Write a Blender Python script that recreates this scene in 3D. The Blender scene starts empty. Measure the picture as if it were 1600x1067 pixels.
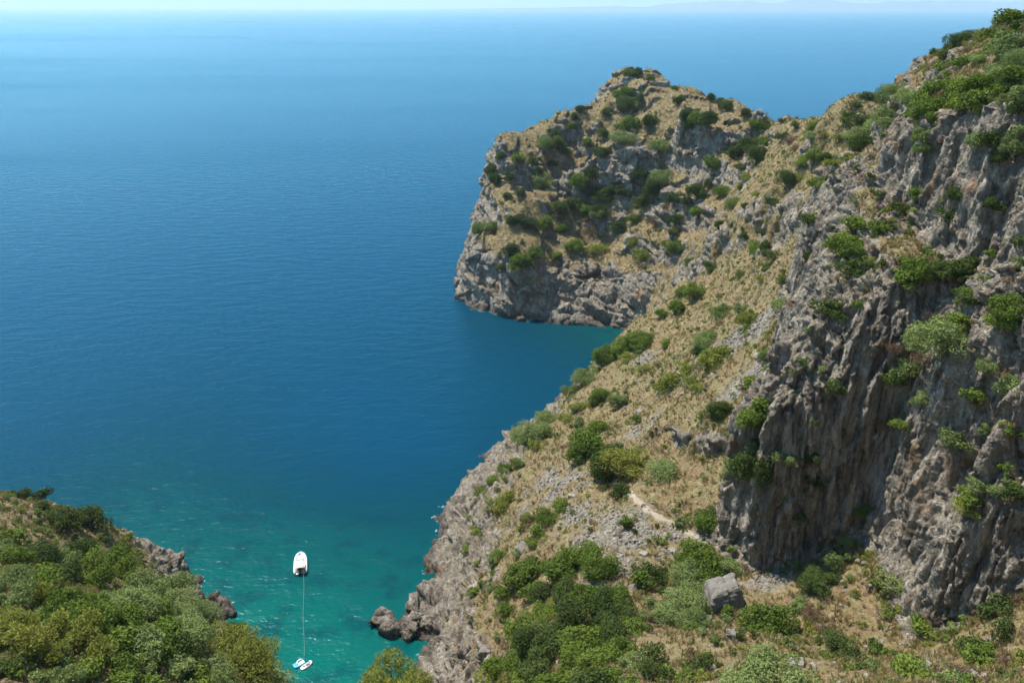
import bpy, bmesh, math, random, time
import numpy as np
from mathutils import Vector, Matrix

T0 = time.time()
SC = bpy.context.scene
COL = SC.collection
R = math.radians

# ------------------------------------------------------------------ camera
CAM_Z = 100.0
PITCH = R(22.78)
FPX = 1244.0                       # focal length in pixels of a 1600 px wide frame (28 mm on 36 mm)
cam_d = bpy.data.cameras.new('camera')
cam_d.lens = 28.0; cam_d.sensor_width = 36.0
cam_d.clip_start = 0.5; cam_d.clip_end = 120000.0
cam = bpy.data.objects.new('camera', cam_d); COL.objects.link(cam)
cam.location = (0, 0, CAM_Z)
cam.rotation_euler = (R(90) - PITCH, 0, 0)
SC.camera = cam

# ------------------------------------------------------------------ sky, sun, exposure
SUN_AZ = -50.0                     # degrees from straight ahead, negative = left
SUN_EL = 62.0
world = bpy.data.worlds.new('World'); SC.world = world; world.use_nodes = True
wn = world.node_tree
for n in list(wn.nodes): wn.nodes.remove(n)
wo = wn.nodes.new('ShaderNodeOutputWorld'); bg = wn.nodes.new('ShaderNodeBackground')
sky = wn.nodes.new('ShaderNodeTexSky'); sky.sky_type = 'NISHITA'; sky.sun_disc = False
sky.sun_elevation = R(SUN_EL); sky.sun_rotation = R(SUN_AZ)
sky.altitude = 100; sky.air_density = 1.0; sky.dust_density = 0.25; sky.ozone_density = 1.0
bg.inputs['Strength'].default_value = 0.122
cool = wn.nodes.new('ShaderNodeMix'); cool.data_type = 'RGBA'; cool.blend_type = 'MULTIPLY'; cool.inputs[0].default_value = 1.0
cool.inputs[7].default_value = (0.60, 0.97, 1.12, 1)          # clear blue summer air
wn.links.new(sky.outputs[0], cool.inputs[6]); wn.links.new(cool.outputs[2], bg.inputs[0]); wn.links.new(bg.outputs[0], wo.inputs[0])
sun_d = bpy.data.lights.new('sun', 'SUN'); sun_d.energy = 4.9; sun_d.angle = R(0.55)
sun_d.color = (1.0, 0.945, 0.86)
sun = bpy.data.objects.new('sun', sun_d); COL.objects.link(sun)
sv = Vector((math.sin(R(SUN_AZ)) * math.cos(R(SUN_EL)), math.cos(R(SUN_AZ)) * math.cos(R(SUN_EL)), math.sin(R(SUN_EL))))
sun.rotation_euler = (-sv).to_track_quat('-Z', 'Y').to_euler()
sun.location = sv * 300
SC.view_settings.view_transform = 'Standard'; SC.view_settings.look = 'None'
SC.view_settings.exposure = 0.60; SC.view_settings.gamma = 1.0
SC.view_settings.use_curve_mapping = False
SC.render.engine = 'CYCLES'
SC.cycles.use_denoising = True
SC.cycles.max_bounces = 5; SC.cycles.diffuse_bounces = 2; SC.cycles.glossy_bounces = 2
SC.cycles.transmission_bounces = 3; SC.cycles.volume_bounces = 1; SC.cycles.transparent_max_bounces = 8
SC.cycles.use_adaptive_sampling = True; SC.cycles.adaptive_threshold = 0.03

# ------------------------------------------------------------------ projection helpers
SP, CP = math.sin(PITCH), math.cos(PITCH)
def ray(px, py):
    u = (px - 800.0) / FPX; v = (533.5 - py) / FPX
    return (u, CP + v * SP, -SP + v * CP)
def at_z(px, py, z):
    d = ray(px, py); t = (z - CAM_Z) / d[2]
    return (d[0] * t, d[1] * t, z)
def at_y(px, py, y):
    d = ray(px, py); t = y / d[1]
    return (d[0] * t, y, CAM_Z + d[2] * t)

# ------------------------------------------------------------------ numpy noise
_rng = np.random.default_rng(7)
_perm = np.concatenate([_rng.permutation(256)] * 3).astype(np.int32)
_g = _rng.normal(size=(256, 3)).astype(np.float32); _g /= np.linalg.norm(_g, axis=1)[:, None]
_g0, _g1, _g2 = (np.ascontiguousarray(_g[:, i]) for i in range(3))
def perlin(x, y, z):
    x = np.asarray(x, np.float32); y = np.asarray(y, np.float32) + np.zeros_like(x); z = np.asarray(z, np.float32) + np.zeros_like(x)
    xi = np.floor(x); yi = np.floor(y); zi = np.floor(z)
    fx = x - xi; fy = y - yi; fz = z - zi
    xi = xi.astype(np.int32) & 255; yi = yi.astype(np.int32) & 255; zi = zi.astype(np.int32) & 255
    u = fx * fx * fx * (fx * (fx * 6 - 15) + 10); v = fy * fy * fy * (fy * (fy * 6 - 15) + 10); w = fz * fz * fz * (fz * (fz * 6 - 15) + 10)
    p0 = np.take(_perm, xi); p1 = np.take(_perm, xi + 1)
    pxy = {(0, 0): np.take(_perm, p0 + yi), (1, 0): np.take(_perm, p1 + yi), (0, 1): np.take(_perm, p0 + yi + 1), (1, 1): np.take(_perm, p1 + yi + 1)}
    def c(dx, dy, dz):
        h = np.take(_perm, pxy[dx, dy] + (zi + dz))
        return np.take(_g0, h) * (fx - dx) + np.take(_g1, h) * (fy - dy) + np.take(_g2, h) * (fz - dz)
    x00 = c(0,0,0) * (1-u) + c(1,0,0) * u; x10 = c(0,1,0) * (1-u) + c(1,1,0) * u
    x01 = c(0,0,1) * (1-u) + c(1,0,1) * u; x11 = c(0,1,1) * (1-u) + c(1,1,1) * u
    return ((x00 * (1-v) + x10 * v) * (1-w) + (x01 * (1-v) + x11 * v) * w) * 1.5
def fbm(x, y, z, octs=3, gain=0.5):
    s = 0; a = 1.0; f = 1.0
    for i in range(octs):
        s = s + a * perlin(x * f + 17.3 * i, y * f + 5.1 * i, z * f + 9.7 * i); a *= gain; f *= 2.03
    return s
def ridged(x, y, z, octs=2):
    s = 0; a = 1.0; f = 1.0
    for i in range(octs):
        s = s + a * (1 - np.abs(perlin(x * f + 31.7 * i, y * f + 3.3 * i, z * f + 7.9 * i)) * 2); a *= 0.5; f *= 2.1
    return s
_hx = _rng.random(4096).astype(np.float32)
def cells(x, y, z):
    """cellular noise: random value of the nearest cell and how far the point is from the cell's edge"""
    x = np.asarray(x, np.float32); y = np.asarray(y, np.float32); z = np.asarray(z, np.float32)
    xi = np.floor(x).astype(np.int32); yi = np.floor(y).astype(np.int32); zi = np.floor(z).astype(np.int32)
    f1 = np.full(x.shape, 9.0, np.float32); f2 = f1.copy(); rid = np.zeros(x.shape, np.float32); fac = np.zeros(x.shape, np.float32)
    for dx in (-1, 0, 1):
        for dy in (-1, 0, 1):
            for dz in (-1, 0, 1):
                cx = xi + dx; cy = yi + dy; cz = zi + dz
                h = (cx * 73856093 ^ cy * 19349663 ^ cz * 83492791) & 4095
                ex = cx + np.take(_hx, h) - x; ey = cy + np.take(_hx, (h * 7 + 13) & 4095) - y; ez = cz + np.take(_hx, (h * 13 + 101) & 4095) - z
                d = ex * ex + ey * ey + ez * ez
                near = d < f1
                f2 = np.where(near, f1, np.minimum(f2, d)); rid = np.where(near, np.take(_hx, (h * 29 + 57) & 4095), rid); f1 = np.minimum(f1, d)
                fac = np.where(near, ex * (np.take(_hx, (h * 31 + 7) & 4095) - .5) + ey * (np.take(_hx, (h * 37 + 3) & 4095) - .5) + ez * (np.take(_hx, (h * 41 + 11) & 4095) - .5), fac)
    return rid, np.sqrt(f2) - np.sqrt(f1), fac * 2
def sstep(a, b, x):
    t = np.clip((x - a) / (b - a), 0, 1); return t * t * (3 - 2 * t)
def stepped(n, k, sharp=0.7):
    q = n * k; f = np.floor(q)
    return (f + sstep(sharp, 1.0, q - f)) / k

# ------------------------------------------------------------------ thin plate spline through survey points
def tps(pts, smooth=0.0):
    P = np.array(pts, float); n = len(P); S = 50.0
    X = P[:, :2] / S
    def U(r2): return np.where(r2 > 1e-12, r2 * np.log(np.maximum(r2, 1e-12)), 0)
    D = ((X[:, None] - X[None]) ** 2).sum(-1)
    K = U(D) + smooth * np.eye(n)
    A = np.zeros((n + 3, n + 3)); A[:n, :n] = K; A[:n, n] = 1; A[:n, n+1:] = X; A[n, :n] = 1; A[n+1:, :n] = X.T
    w = np.linalg.solve(A, np.concatenate([P[:, 2], [0, 0, 0]]))
    def f(x, y):
        x = np.asarray(x, float) / S; y = np.asarray(y, float) / S
        out = w[n] + w[n+1] * x + w[n+2] * y
        for i in range(n):
            out = out + w[i] * U((x - X[i, 0]) ** 2 + (y - X[i, 1]) ** 2)
        return out
    return f
def poly_sd(poly, x, y):
    """signed distance to a polygon, positive inside"""
    d2 = np.full(x.shape, 1e18); ins = np.zeros(x.shape, bool); n = len(poly)
    for i in range(n):
        ax, ay = poly[i]; bx, by = poly[(i + 1) % n]
        ex, ey = bx - ax, by - ay
        t = np.clip(((x - ax) * ex + (y - ay) * ey) / (ex * ex + ey * ey), 0, 1)
        d2 = np.minimum(d2, (x - ax - t * ex) ** 2 + (y - ay - t * ey) ** 2)
        c = ((ay > y) != (by > y)) & (x < (bx - ax) * (y - ay) / (by - ay + 1e-12) + ax)
        ins ^= c
    d = np.sqrt(d2)
    return np.where(ins, d, -d)

# ================================================================== TERRAIN
Lp = []
# shore of the right hand slope, from the near end of the cove to the far corner under the headland
shore_r = [at_z(655, 1062, 0), at_z(668, 1010, 0), at_z(640, 975, 0), at_z(655, 930, 0), at_z(680, 880, 0), at_z(690, 830, 0), at_z(690, 795, 0),
           at_z(722, 756, 0), (-6, 166, 0), (3, 180, 0), (13, 195, 0), (22, 212, 0), (30, 230, 0), (37, 243, 0)]
# foot of the headland, from the cove corner to the tip and round the back
shore_h = [at_z(985, 517, 0), at_z(930, 507, 0), at_z(875, 508, 0), at_z(820, 497, 0), at_z(765, 488, 0), at_z(724, 475, 0), (-20, 288, 0), (-22, 305, 0),
           (-20, 328, 0), (-4, 352, 0), (25, 374, 0), (55, 384, 0), (92, 358, 0), (114, 316, 0), (122, 270, 0), (128, 220, 0), (135, 180, 0)]
shore_l = [(-125, 146, 0), (-105, 140, 0), (-88, 136, 0), at_z(225, 850, 0), at_z(278, 890, 0), at_z(310, 925, 0), at_z(348, 965, 0), (-46, 106, 0), (-38, 98, 0), (-31, 88, 0), (-24, 80, 0)]
cove_end = [(-16, 78, 0), (-10, 84, 0)]
Lp += shore_r + shore_h + shore_l + cove_end
# under water
for x, y, z in [(-22,100,-7), (-24,112,-8), (-30,125,-9), (-24,145,-9), (-14,170,-9), (-2,190,-9), (10,210,-9), (20,232,-9), (25,246,-7), (5,248,-9), (-25,262,-9), (-34,285,-10), (-36,310,-10),
                (-30,345,-10), (-8,370,-10), (25,390,-10), (65,398,-10), (107,374,-10), (132,328,-10), (142,270,-10), (150,210,-10), (-52,130,-8), (-70,142,-9), (-95,156,-9), (-125,160,-9), (-40,115,-8), (-28,98,-6),
                (-80,200,-14), (-80,300,-14), (-110,240,-14), (-110,380,-14), (-20,220,-12), (-50,170,-12)]:
    Lp.append((x, y, z))
# the slope
for px, py, z in [(1130,858,31), (985,770,29), (1190,690,40), (1060,690,33.5), (950,750,24.5), (1130,480,37), (985,512,15), (1050,590,28), (930,562,14.5), (885,622,12.5), (815,690,10.5), (762,738,6.5),
                  (1215,560,48), (1250,420,57), (1290,330,65.5), (900,900,28), (800,850,15), (742,900,7.5), (700,1000,7), (720,840,5.5), (735,790,6),
                  (1590,935,46), (1475,990,40), (1540,1010,44.5), (1420,1015,39.8), (1330,965,36.5), (1310,1030,41.5), (1130,940,33.5), (1600,1062,52), (1100,1062,44.5), (900,1062,39), (760,1062,18), (700,1062,5), (860,800,21), (1000,850,30), (1050,960,34), (950,980,33), (830,960,19)]:
    Lp.append(at_z(px, py, z))
# the headland
for px, py, z in [(1000,430,16.5), (940,420,15.5), (870,405,17.5), (800,420,16.5), (742,400,16.5), (748,330,27.5), (762,252,42.5), (830,300,35.5), (890,300,35), (960,340,30), (1020,275,44.5), (1110,380,36), (1080,440,25.5), (1150,300,48.5),
                  (1230,330,53.5), (1230,250,62.5), (890,192,57.5), (830,238,47.5), (900,250,44), (970,230,52), (1010,170,64.5)]:
    Lp.append(at_z(px, py, z))
for px, py, y in [(985,114,350), (1060,134,330), (1120,157,311), (1170,184,290), (1220,194,262), (1255,194,232), (1292,194,195), (940,152,342)]:
    Lp.append(at_y(px, py, y))
# behind the ridge, out of sight
Lp += [(97,310,45), (106,270,42), (110,230,46), (108,195,52), (98,160,66), (110,130,80), (66,362,40), (32,364,45), (4,342,32), (-13,322,24), (130,120,75), (135,60,90), (70,150,78), (75,110,88), (80,80,80), (95,40,88), (70,42,66)]
# left wooded slope (ground under the trees) and the ground below the viewpoint
for px, py, z in [(200,985,39), (0,985,47), (0,768,26), (120,802,17.5), (215,842,10.5), (200,1066,48), (395,1066,34), (300,985,22), (80,900,33), (330,1040,31), (200,900,20), (262,860,7.5)]:
    Lp.append(at_z(px, py, z))
Lp += [(0,0,97.6), (0,-25,104), (0,12,80), (-6,25,64), (12,25,66), (-10,42,46), (0,44,52), (-14,55,27), (-14,68,9), (30,25,70), (55,20,84), (40,0,97), (-40,0,97), (-30,20,72), (-60,25,74), (-100,20,80), (-120,60,60), (-125,100,38), (-90,0,98), (-70,60,50), (-100,110,33), (-120,128,18), (-30,35,54), (80,0,100), (-130,-20,104), (130,-20,108), (25,40,58)]
Lf = tps(Lp, 0.002)

A_ = (29.3, 91.5); A2_ = (32.6, 84.6); W1 = at_z(1190, 690, 40)[:2]; W2 = at_z(1215, 560, 48)[:2]; W3 = at_z(1252, 420, 57)[:2]; W4 = at_z(1290, 330, 65.5)[:2]
B_ = (45.5, 83.5); C_ = (43.0, 66.0); D_ = at_z(1590, 930, 46)[:2]
block1 = [A_, W1, W2, W3, W4, (63, 152), (80, 165), (125, 170), (135, 40), (70, 40), (61, 54), D_, C_, B_, A2_]
U1 = [(33.5,93,61), (41,108,70), (39,98,66), (45.5,101,73), (48,92.6,75), (46.5,85,70), (48,71.5,67), (46.5,70,64), (50,72,70), (52,77,74.5), (55,70,74), (60,58,72), (66,60,78), (50.6,112,81.5), (47,110,77), (53,125,78), (58,140,78), (61,150,79),
      (53.7,80,75.5), (50,92,73.5), (70,150,80), (100,150,70), (60,120,84), (80,100,90), (120,100,90), (120,60,92), (80,60,86), (90,50,88)]
U1f = tps(U1, 0.002)
block2 = [(49.5,108), (51,93), (54,81), (58,71), (66,62), (135,50), (130,135), (75,135), (66,139), (60,136), (57,127), (54,117)]
U2 = [(52.5,103,87), (56,106,90), (56,97,91), (59,88,93.5), (64,77,97), (58,112,91.5), (57,122,83), (61.5,134,88.5), (66.3,125,95), (72,115,100), (66,105,97), (75,95,101), (80,125,98), (100,120,92), (100,80,104), (70,66,99), (130,70,104)]
U2f = tps(U2, 0.002)

GX0, GX1, GY0, GY1, GS = -125.0, 118.0, -14.0, 392.0, 0.6
gx = np.arange(GX0, GX1 + .01, GS); gy = np.arange(GY0, GY1 + .01, GS)
XX, YY = np.meshgrid(gx, gy)                       # rows = y
H = Lf(XX, YY)
# broken relief of the slope
H += fbm(XX / 22, YY / 22, 0.3, 3) * 1.6 * sstep(1, 8, H)
def remap_ledges(H, period, a, phase):
    return H + a * np.sin(2 * np.pi * H / period + phase) * period / (2 * np.pi)
# ledges and small cliffs on the headland
mh = sstep(236, 258, YY + 0.15 * XX) * sstep(2, 9, H)
ph = fbm(XX / 45, YY / 45, 4.2, 2) * 3.2
amt = np.clip(0.38 + 0.8 * fbm(XX / 30, YY / 30, 8.1, 2), 0.0, 0.85)
HL = remap_ledges(H, 15.0, 1.0, ph + 0.6 + XX * 0.05)
H = H + (HL - H) * mh * amt
H += mh * 4.5 * (stepped(fbm(XX / 17 + 3, YY / 17, 2.9, 2), 2.4, .82) + .2) + (1 - mh) * sstep(3, 9, H) * sstep(-22, -10, XX) * 1.0 * stepped(fbm(XX / 10 + 3, YY / 10, 5.9, 2), 2.4, .85)
def bil(A, x, y):
    fx = (x - GX0) / GS; fy = (y - GY0) / GS
    i = int(np.clip(fx, 0, len(gx) - 2)); j = int(np.clip(fy, 0, len(gy) - 2)); u = fx - i; v = fy - j
    return (A[j, i] * (1-u) + A[j, i+1] * u) * (1-v) + (A[j+1, i] * (1-u) + A[j+1, i+1] * u) * v
def hit(px, py, A=None):
    """where the line of sight through a picture point meets the ground"""
    A = H if A is None else A
    d = ray(px, py); t = 20.0
    while t < 420:
        x, y, z = d[0] * t, d[1] * t, CAM_Z + d[2] * t
        if GX0 < x < GX1 and GY0 < y < GY1 and z < bil(A, x, y):
            lo, hi = t - 0.5, t
            for _ in range(12):
                m = (lo + hi) / 2
                if CAM_Z + d[2] * m < bil(A, d[0] * m, d[1] * m): hi = m
                else: lo = m
            return (d[0] * hi, d[1] * hi, CAM_Z + d[2] * hi)
        t += 0.5
    return None
def outcrop(px0, py0, px1, py1, height, back):
    """a rock step: vertical front between two points of the slope, shelf behind"""
    global H
    a = hit(px0, py0); b = hit(px1, py1)
    if a is None or b is None: return
    ax, ay = a[:2]; bx, by = b[:2]; ex, ey = bx - ax, by - ay; L = math.hypot(ex, ey); ex /= L; ey /= L
    nx, ny = -ey, ex
    mx, my = (ax + bx) / 2, (ay + by) / 2
    if bil(H, mx + nx * 6, my + ny * 6) < bil(H, mx - nx * 6, my - ny * 6): nx, ny = -nx, -ny
    s = (XX - ax) * ex + (YY - ay) * ey; d = (XX - ax) * nx + (YY - ay) * ny
    d = d + fbm(XX / 5, YY / 5, 2.2, 2) * 2.2
    fade = sstep(-5, 2, s) * sstep(L + 5, L - 2, s)
    H = H + height * fade * sstep(-0.4, 1.6, d) * np.exp(-np.maximum(d - 1.6, 0) / back)
outcrop(1085, 425, 1180, 370, 6.5, 9)
outcrop(1180, 372, 1262, 352, 7.5, 9)
outcrop(1000, 712, 1130, 712, 3.5, 6)
outcrop(1052, 262, 1092, 258, 12, 9)
outcrop(1125, 235, 1185, 215, 8, 8)
outcrop(870, 300, 1050, 262, 9, 9)
outcrop(1095, 1000, 1180, 1005, 2.2, 3)
# the great wall on the right: two tiers
dn1 = fbm(XX / 11, YY / 11, 1.5, 2) * 3.4 + ridged(XX / 4.2, YY / 4.2, 5.5, 1) * 0.7 - 0.6
sd1 = poly_sd(block1, XX, YY)
Uv = U1f(XX, YY) + fbm(XX / 9, YY / 9, 7.7, 3) * 1.6
rib = np.exp(-((XX - 46) / 9) ** 2 - ((YY - 73) / 8) ** 2)
w1 = 0.75 * sstep(0.0, 2.2 + 4.5 * rib, sd1 + dn1 * 0.8) + 0.25 * np.clip((sd1 + dn1 - 1) / (4.5 + 3 * rib), 0, 1)
w1 = np.where(sd1 > -2.5, w1, 0)
H1 = H + np.maximum(Uv - H, 0) * w1
sd2 = poly_sd(block2, XX, YY)
dn2 = fbm(XX / 7, YY / 7, 11.5, 2) * 1.8 + ridged(XX / 3.0, YY / 3.0, 15.5, 2) * 0.6
w2 = sstep(0.0, 4.0, sd2 + dn2); w2 = np.where(sd2 > -2, w2, 0)
U2v = U2f(XX, YY) + fbm(XX / 8, YY / 8, 21.7, 3) * 1.2
H2 = H1 + np.maximum(U2v - H1, 0) * w2
H = H2
# rock spur at the cove mouth
def rock_bump(x, y, r, h, sq=1.0, ang=0.0):
    global H
    c, s = math.cos(ang), math.sin(ang)
    u = ((XX - x) * c + (YY - y) * s) / r; v = (-(XX - x) * s + (YY - y) * c) / (r * sq)
    q = np.sqrt(u * u + v * v) + fbm(XX / 3, YY / 3, x * .1, 2) * 0.5
    H = np.maximum(H, np.where(q < 1.3, -4 + (h + 4) * np.clip((1.3 - q) / .45, 0, 1) + stepped(fbm(XX / 2.2, YY / 2.2, 6.6, 2), 2) * 1.0 * sstep(1.2, .7, q), -4))
for px, py, r, h in [(605,978,2.3,1.6), (590,968,1.7,1.1), (625,982,2.4,0.9), (645,987,2.4,2.0), (662,967,2.8,3.0)]:
    p = at_z(px, py, 0); rock_bump(p[0], p[1], r, h)
for px, py, r, h in [(330,945,2.6,1.6), (345,958,2.2,0.9)]:
    p = at_z(px, py, 0); rock_bump(p[0], p[1], r, h)
H = np.maximum(H, -4.0)

# solid with skirts -> even voxel mesh, so that cliffs are tessellated like slopes
def solid_from_grid(region):
    ny, nx = H.shape
    inc = (np.maximum.reduce([H[:-1, :-1], H[1:, :-1], H[:-1, 1:], H[1:, 1:]]) > -3.2) & region[:-1, :-1]
    idx = np.arange(ny * nx).reshape(ny, nx)
    top = np.stack([XX.ravel(), YY.ravel(), H.ravel()], 1)
    bot = top.copy(); bot[:, 2] = -5.0
    V = np.concatenate([top, bot]); N = ny * nx
    a = idx[:-1, :-1][inc]; b = idx[:-1, 1:][inc]; c = idx[1:, 1:][inc]; d = idx[1:, :-1][inc]
    F = [np.stack([a, b, c, d], 1), np.stack([d, c, b, a], 1) + N]
    pad = np.pad(inc, 1)
    m = inc & ~pad[:-2, 1:-1]; i = idx[:-1, :-1][m]; j = idx[:-1, 1:][m]; F.append(np.stack([j, i, i + N, j + N], 1))
    m = inc & ~pad[2:, 1:-1]; i = idx[1:, :-1][m]; j = idx[1:, 1:][m]; F.append(np.stack([i, j, j + N, i + N], 1))
    m = inc & ~pad[1:-1, :-2]; i = idx[:-1, :-1][m]; j = idx[1:, :-1][m]; F.append(np.stack([i, j, j + N, i + N], 1))
    m = inc & ~pad[1:-1, 2:]; i = idx[:-1, 1:][m]; j = idx[1:, 1:][m]; F.append(np.stack([j, i, i + N, j + N], 1))
    F = np.concatenate(F)
    used = np.unique(F); mp = np.full(len(V), -1); mp[used] = np.arange(len(used))
    return V[used], mp[F]
def mesh_from(name, V, F):
    me = bpy.data.meshes.new(name)
    V = np.asarray(V, np.float32); F = np.asarray(F, np.int32)
    k = F.shape[1]
    me.vertices.add(len(V)); me.vertices.foreach_set('co', V.ravel())
    me.loops.add(F.size); me.loops.foreach_set('vertex_index', F.ravel())
    me.polygons.add(len(F)); me.polygons.foreach_set('loop_start', np.arange(0, F.size, k, dtype=np.int32))
    try: me.polygons.foreach_set('loop_total', np.full(len(F), k, np.int32))
    except Exception: pass
    me.update(calc_edges=True)
    return me
# ground that no viewpoint near the camera can see is kept as a coarse sheet
STEP = 2
hx = XX[::STEP, ::STEP]; hy = YY[::STEP, ::STEP]; hz = H[::STEP, ::STEP] + 0.8
VIS = np.zeros(hx.shape, bool)
for ex, ey, ez in [(-9, 0, 100), (0, 0, 100.5), (9, 0, 100), (0, -3, 106)]:
    clear = np.ones(hx.shape, bool)
    for f in np.linspace(0.02, 0.97, 150):
        px_ = hx + (ex - hx) * f; py_ = hy + (ey - hy) * f; pz_ = hz + (ez - hz) * f
        i_ = np.clip(((px_ - GX0) / GS).astype(int), 0, len(gx) - 1); j_ = np.clip(((py_ - GY0) / GS).astype(int), 0, len(gy) - 1)
        inb = (py_ > 8)
        clear &= ~((H[j_, i_] > pz_ + 0.6) & inb)
    fw = (hy - ey) * CP + (ez - hz) * SP
    up = (hy - ey) * SP - (ez - hz) * CP
    VIS |= clear & (fw > 5) & (np.abs(hx - ex) < fw * 0.76) & (np.abs(up) < fw * 0.56)
for _ in range(3):
    p_ = np.pad(VIS, 1); VIS = p_[1:-1, 1:-1] | p_[:-2, 1:-1] | p_[2:, 1:-1] | p_[1:-1, :-2] | p_[1:-1, 2:]
VIS = np.repeat(np.repeat(VIS, STEP, 0), STEP, 1)[:H.shape[0], :H.shape[1]]
VOX = 0.40
def grid_at(A, x, y):
    fx = np.clip((x - GX0) / GS, 0, len(gx) - 1.001); fy = np.clip((y - GY0) / GS, 0, len(gy) - 1.001)
    i = fx.astype(int); j = fy.astype(int); u = fx - i; v = fy - j
    return (A[j, i] * (1-u) + A[j, i+1] * u) * (1-v) + (A[j+1, i] * (1-u) + A[j+1, i+1] * u) * v
slope_raw = np.hypot(*np.gradient(H, GS))
def even_mesh(region, vox, drop=None):
    sV, sF = solid_from_grid(region)
    rough = bpy.data.objects.new('rough', mesh_from('rough', sV, sF)); COL.objects.link(rough)
    md = rough.modifiers.new('v', 'REMESH'); md.mode = 'VOXEL'; md.voxel_size = vox
    dg = bpy.context.evaluated_depsgraph_get()
    tm = bpy.data.meshes.new_from_object(rough.evaluated_get(dg))
    bpy.data.objects.remove(rough)
    n = len(tm.vertices); co = np.empty(n * 3, np.float32); tm.vertices.foreach_get('co', co); co = co.reshape(-1, 3)
    no = np.empty(n * 3, np.float32); tm.vertex_normals.foreach_get('vector', no); no = no.reshape(-1, 3)
    nf = len(tm.polygons); fv = np.empty(nf * 4, np.int32); tm.loops.foreach_get('vertex_index', fv); fv = fv.reshape(-1, 4)
    cf = co[fv].mean(1)
    keepf = (cf[:, 2] > -1.6) & (np.abs(cf[:, 2] - grid_at(H, cf[:, 0], cf[:, 1])) < 0.7 + 0.8 * grid_at(slope_raw, cf[:, 0], cf[:, 1]))
    if drop is not None: keepf &= ~drop(cf)
    fv = fv[keepf]
    used = np.unique(fv); mp = np.full(n, -1, np.int32); mp[used] = np.arange(len(used))
    bpy.data.meshes.remove(tm)
    return co[used], no[used], mp[fv]
CLIFF_R = (sd1 > -4.5) & VIS & (YY < 152)
c_a, n_a_, f_a = even_mesh(VIS & ~((sd1 > -2.2) & (YY < 149)), VOX, lambda c: (grid_at(sd1, c[:, 0], c[:, 1]) > -1.9) & (c[:, 1] < 148.5))
c_b, n_b_, f_b = even_mesh(CLIFF_R, 0.23, lambda c: (grid_at(sd1, c[:, 0], c[:, 1]) < -2.6) | (c[:, 1] > 149.5))
co = np.concatenate([c_a, c_b]); no = np.concatenate([n_a_, n_b_]); fv = np.concatenate([f_a, f_b + len(c_a)])
print('terrain', len(co), 'verts', round(time.time() - T0, 1), 's')

x, y, z = co[:, 0], co[:, 1], co[:, 2]
gyH, gxH = np.gradient(H, GS)
# slope of the smoothed ground decides where bare rock shows
def blur(A, k):
    for ax in (0, 1):
        c = np.cumsum(np.pad(A, [(k + 1, k) if a == ax else (0, 0) for a in (0, 1)], mode='edge'), axis=ax)
        A = (np.take(c, np.arange(2*k+1, c.shape[ax]), axis=ax) - np.take(c, np.arange(0, c.shape[ax] - 2*k - 1), axis=ax)) / (2*k+1)
    return A
Hs = blur(H, 2); gys, gxs = np.gradient(Hs, GS)
slope_g = np.hypot(gxs, gys)
slope = grid_at(slope_g, x, y)
nzv = no[:, 2]
far = sstep(225, 245, y + 0.15 * x)                 # headland
n_a = fbm(x / 7, y / 7, z / 7, 3)
wall = np.maximum(sstep(-3, 1, grid_at(sd1, x, y)), 0) * (1 - far) * sstep(60, 52, y - 90 - (z - 60) * .2)
thr = np.where(wall > .5, 0.5 + 0.55 * sstep(74, 82, z), 1.95 - 0.6 * far)
rock = sstep(thr, thr + 0.4, slope + n_a * 0.45)
cut_ = np.where(wall > .5, 0.62, 0.44 + 0.10 * far)
rock = np.maximum(rock, sstep(cut_, cut_ - .16, nzv + n_a * 0.1))
shore = sstep(7.5, 3.0, z + n_a * 3.0)
shr = shore * np.where(x > -30, 1, 0.9)
# the bare rock band along the cove and under the headland
band = sstep(15, 9, z + n_a * 5) * (1 - far) * sstep(3, -5, x + n_a * 5 - 0.16 * (y - 100)) * (y > 85)
bandh = sstep(19, 13, z + n_a * 4) * far
rock = np.clip(np.maximum.reduce([rock, shr, band, bandh]), 0, 1)
mid = sstep(150, 165, y) * sstep(262, 245, y) * sstep(30, 45, x)         # stony pasture below the saddle
rock = rock * (1 - .75 * mid * sstep(.15, -.25, n_a + .3 * n_a))

# relief: fluting on the near wall, bedding on the headland, lumps everywhere
R_ = rock > 0.02
rx, ry, rz, rwall, rfar = x[R_], y[R_], z[R_], wall[R_], far[R_]
wx = perlin(rx / 3, ry / 3, rz / 26) * 0.45; wy = perlin(rx / 3 + 50, ry / 3, rz / 26) * 0.45
f1 = ridged((rx + wx) / 5.0, (ry + wy) / 5.0, rz / 30.0, 2)
f0 = ridged((rx + .5 * wx) / 1.7, (ry + .5 * wy) / 1.7, rz / 18.0, 2)
ca, ea, ga = cells((rx + wx) / 1.5, (ry + wy) / 1.5, (rz + 2 * wx) / 20.0)
cb, eb, gb = cells((rx + wy) / 0.8, (ry - wx) / 0.8, rz / 6.5)
f3 = perlin(rx / 0.6, ry / 0.6, rz / 1.4)
ce, ee, ge = cells((rx + wy) / 2.6, (ry + wx) / 2.6, (rz + .8 * wx) / 1.5)
flute = stepped(f1, 3.0, .85) * 1.1 + stepped(f0, 3.0, .8) * 0.25 + (ca - 0.5) * 0.95 + ga * 0.6 - 0.35 * sstep(0.12, 0.0, ea) + (ce - 0.5) * 0.10 + ge * .08 + (cb - 0.5) * 0.40 + gb * .35 - 0.2 * sstep(0.12, 0, eb) + f3 * 0.06
dip = rz * 0.94 + rx * 0.20 - ry * 0.10 + fbm(rx / 16, ry / 16, rz / 16, 2) * 3.0
cc, ec, gc = cells((rx + wx) / 4.2, (ry + wy) / 4.2, dip / 1.5)
ch, eh, gh = cells((rx + 2 * wx) / 7.5, (ry + 2 * wy) / 7.5, (dip + 2 * wx) / 6.0)
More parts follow.
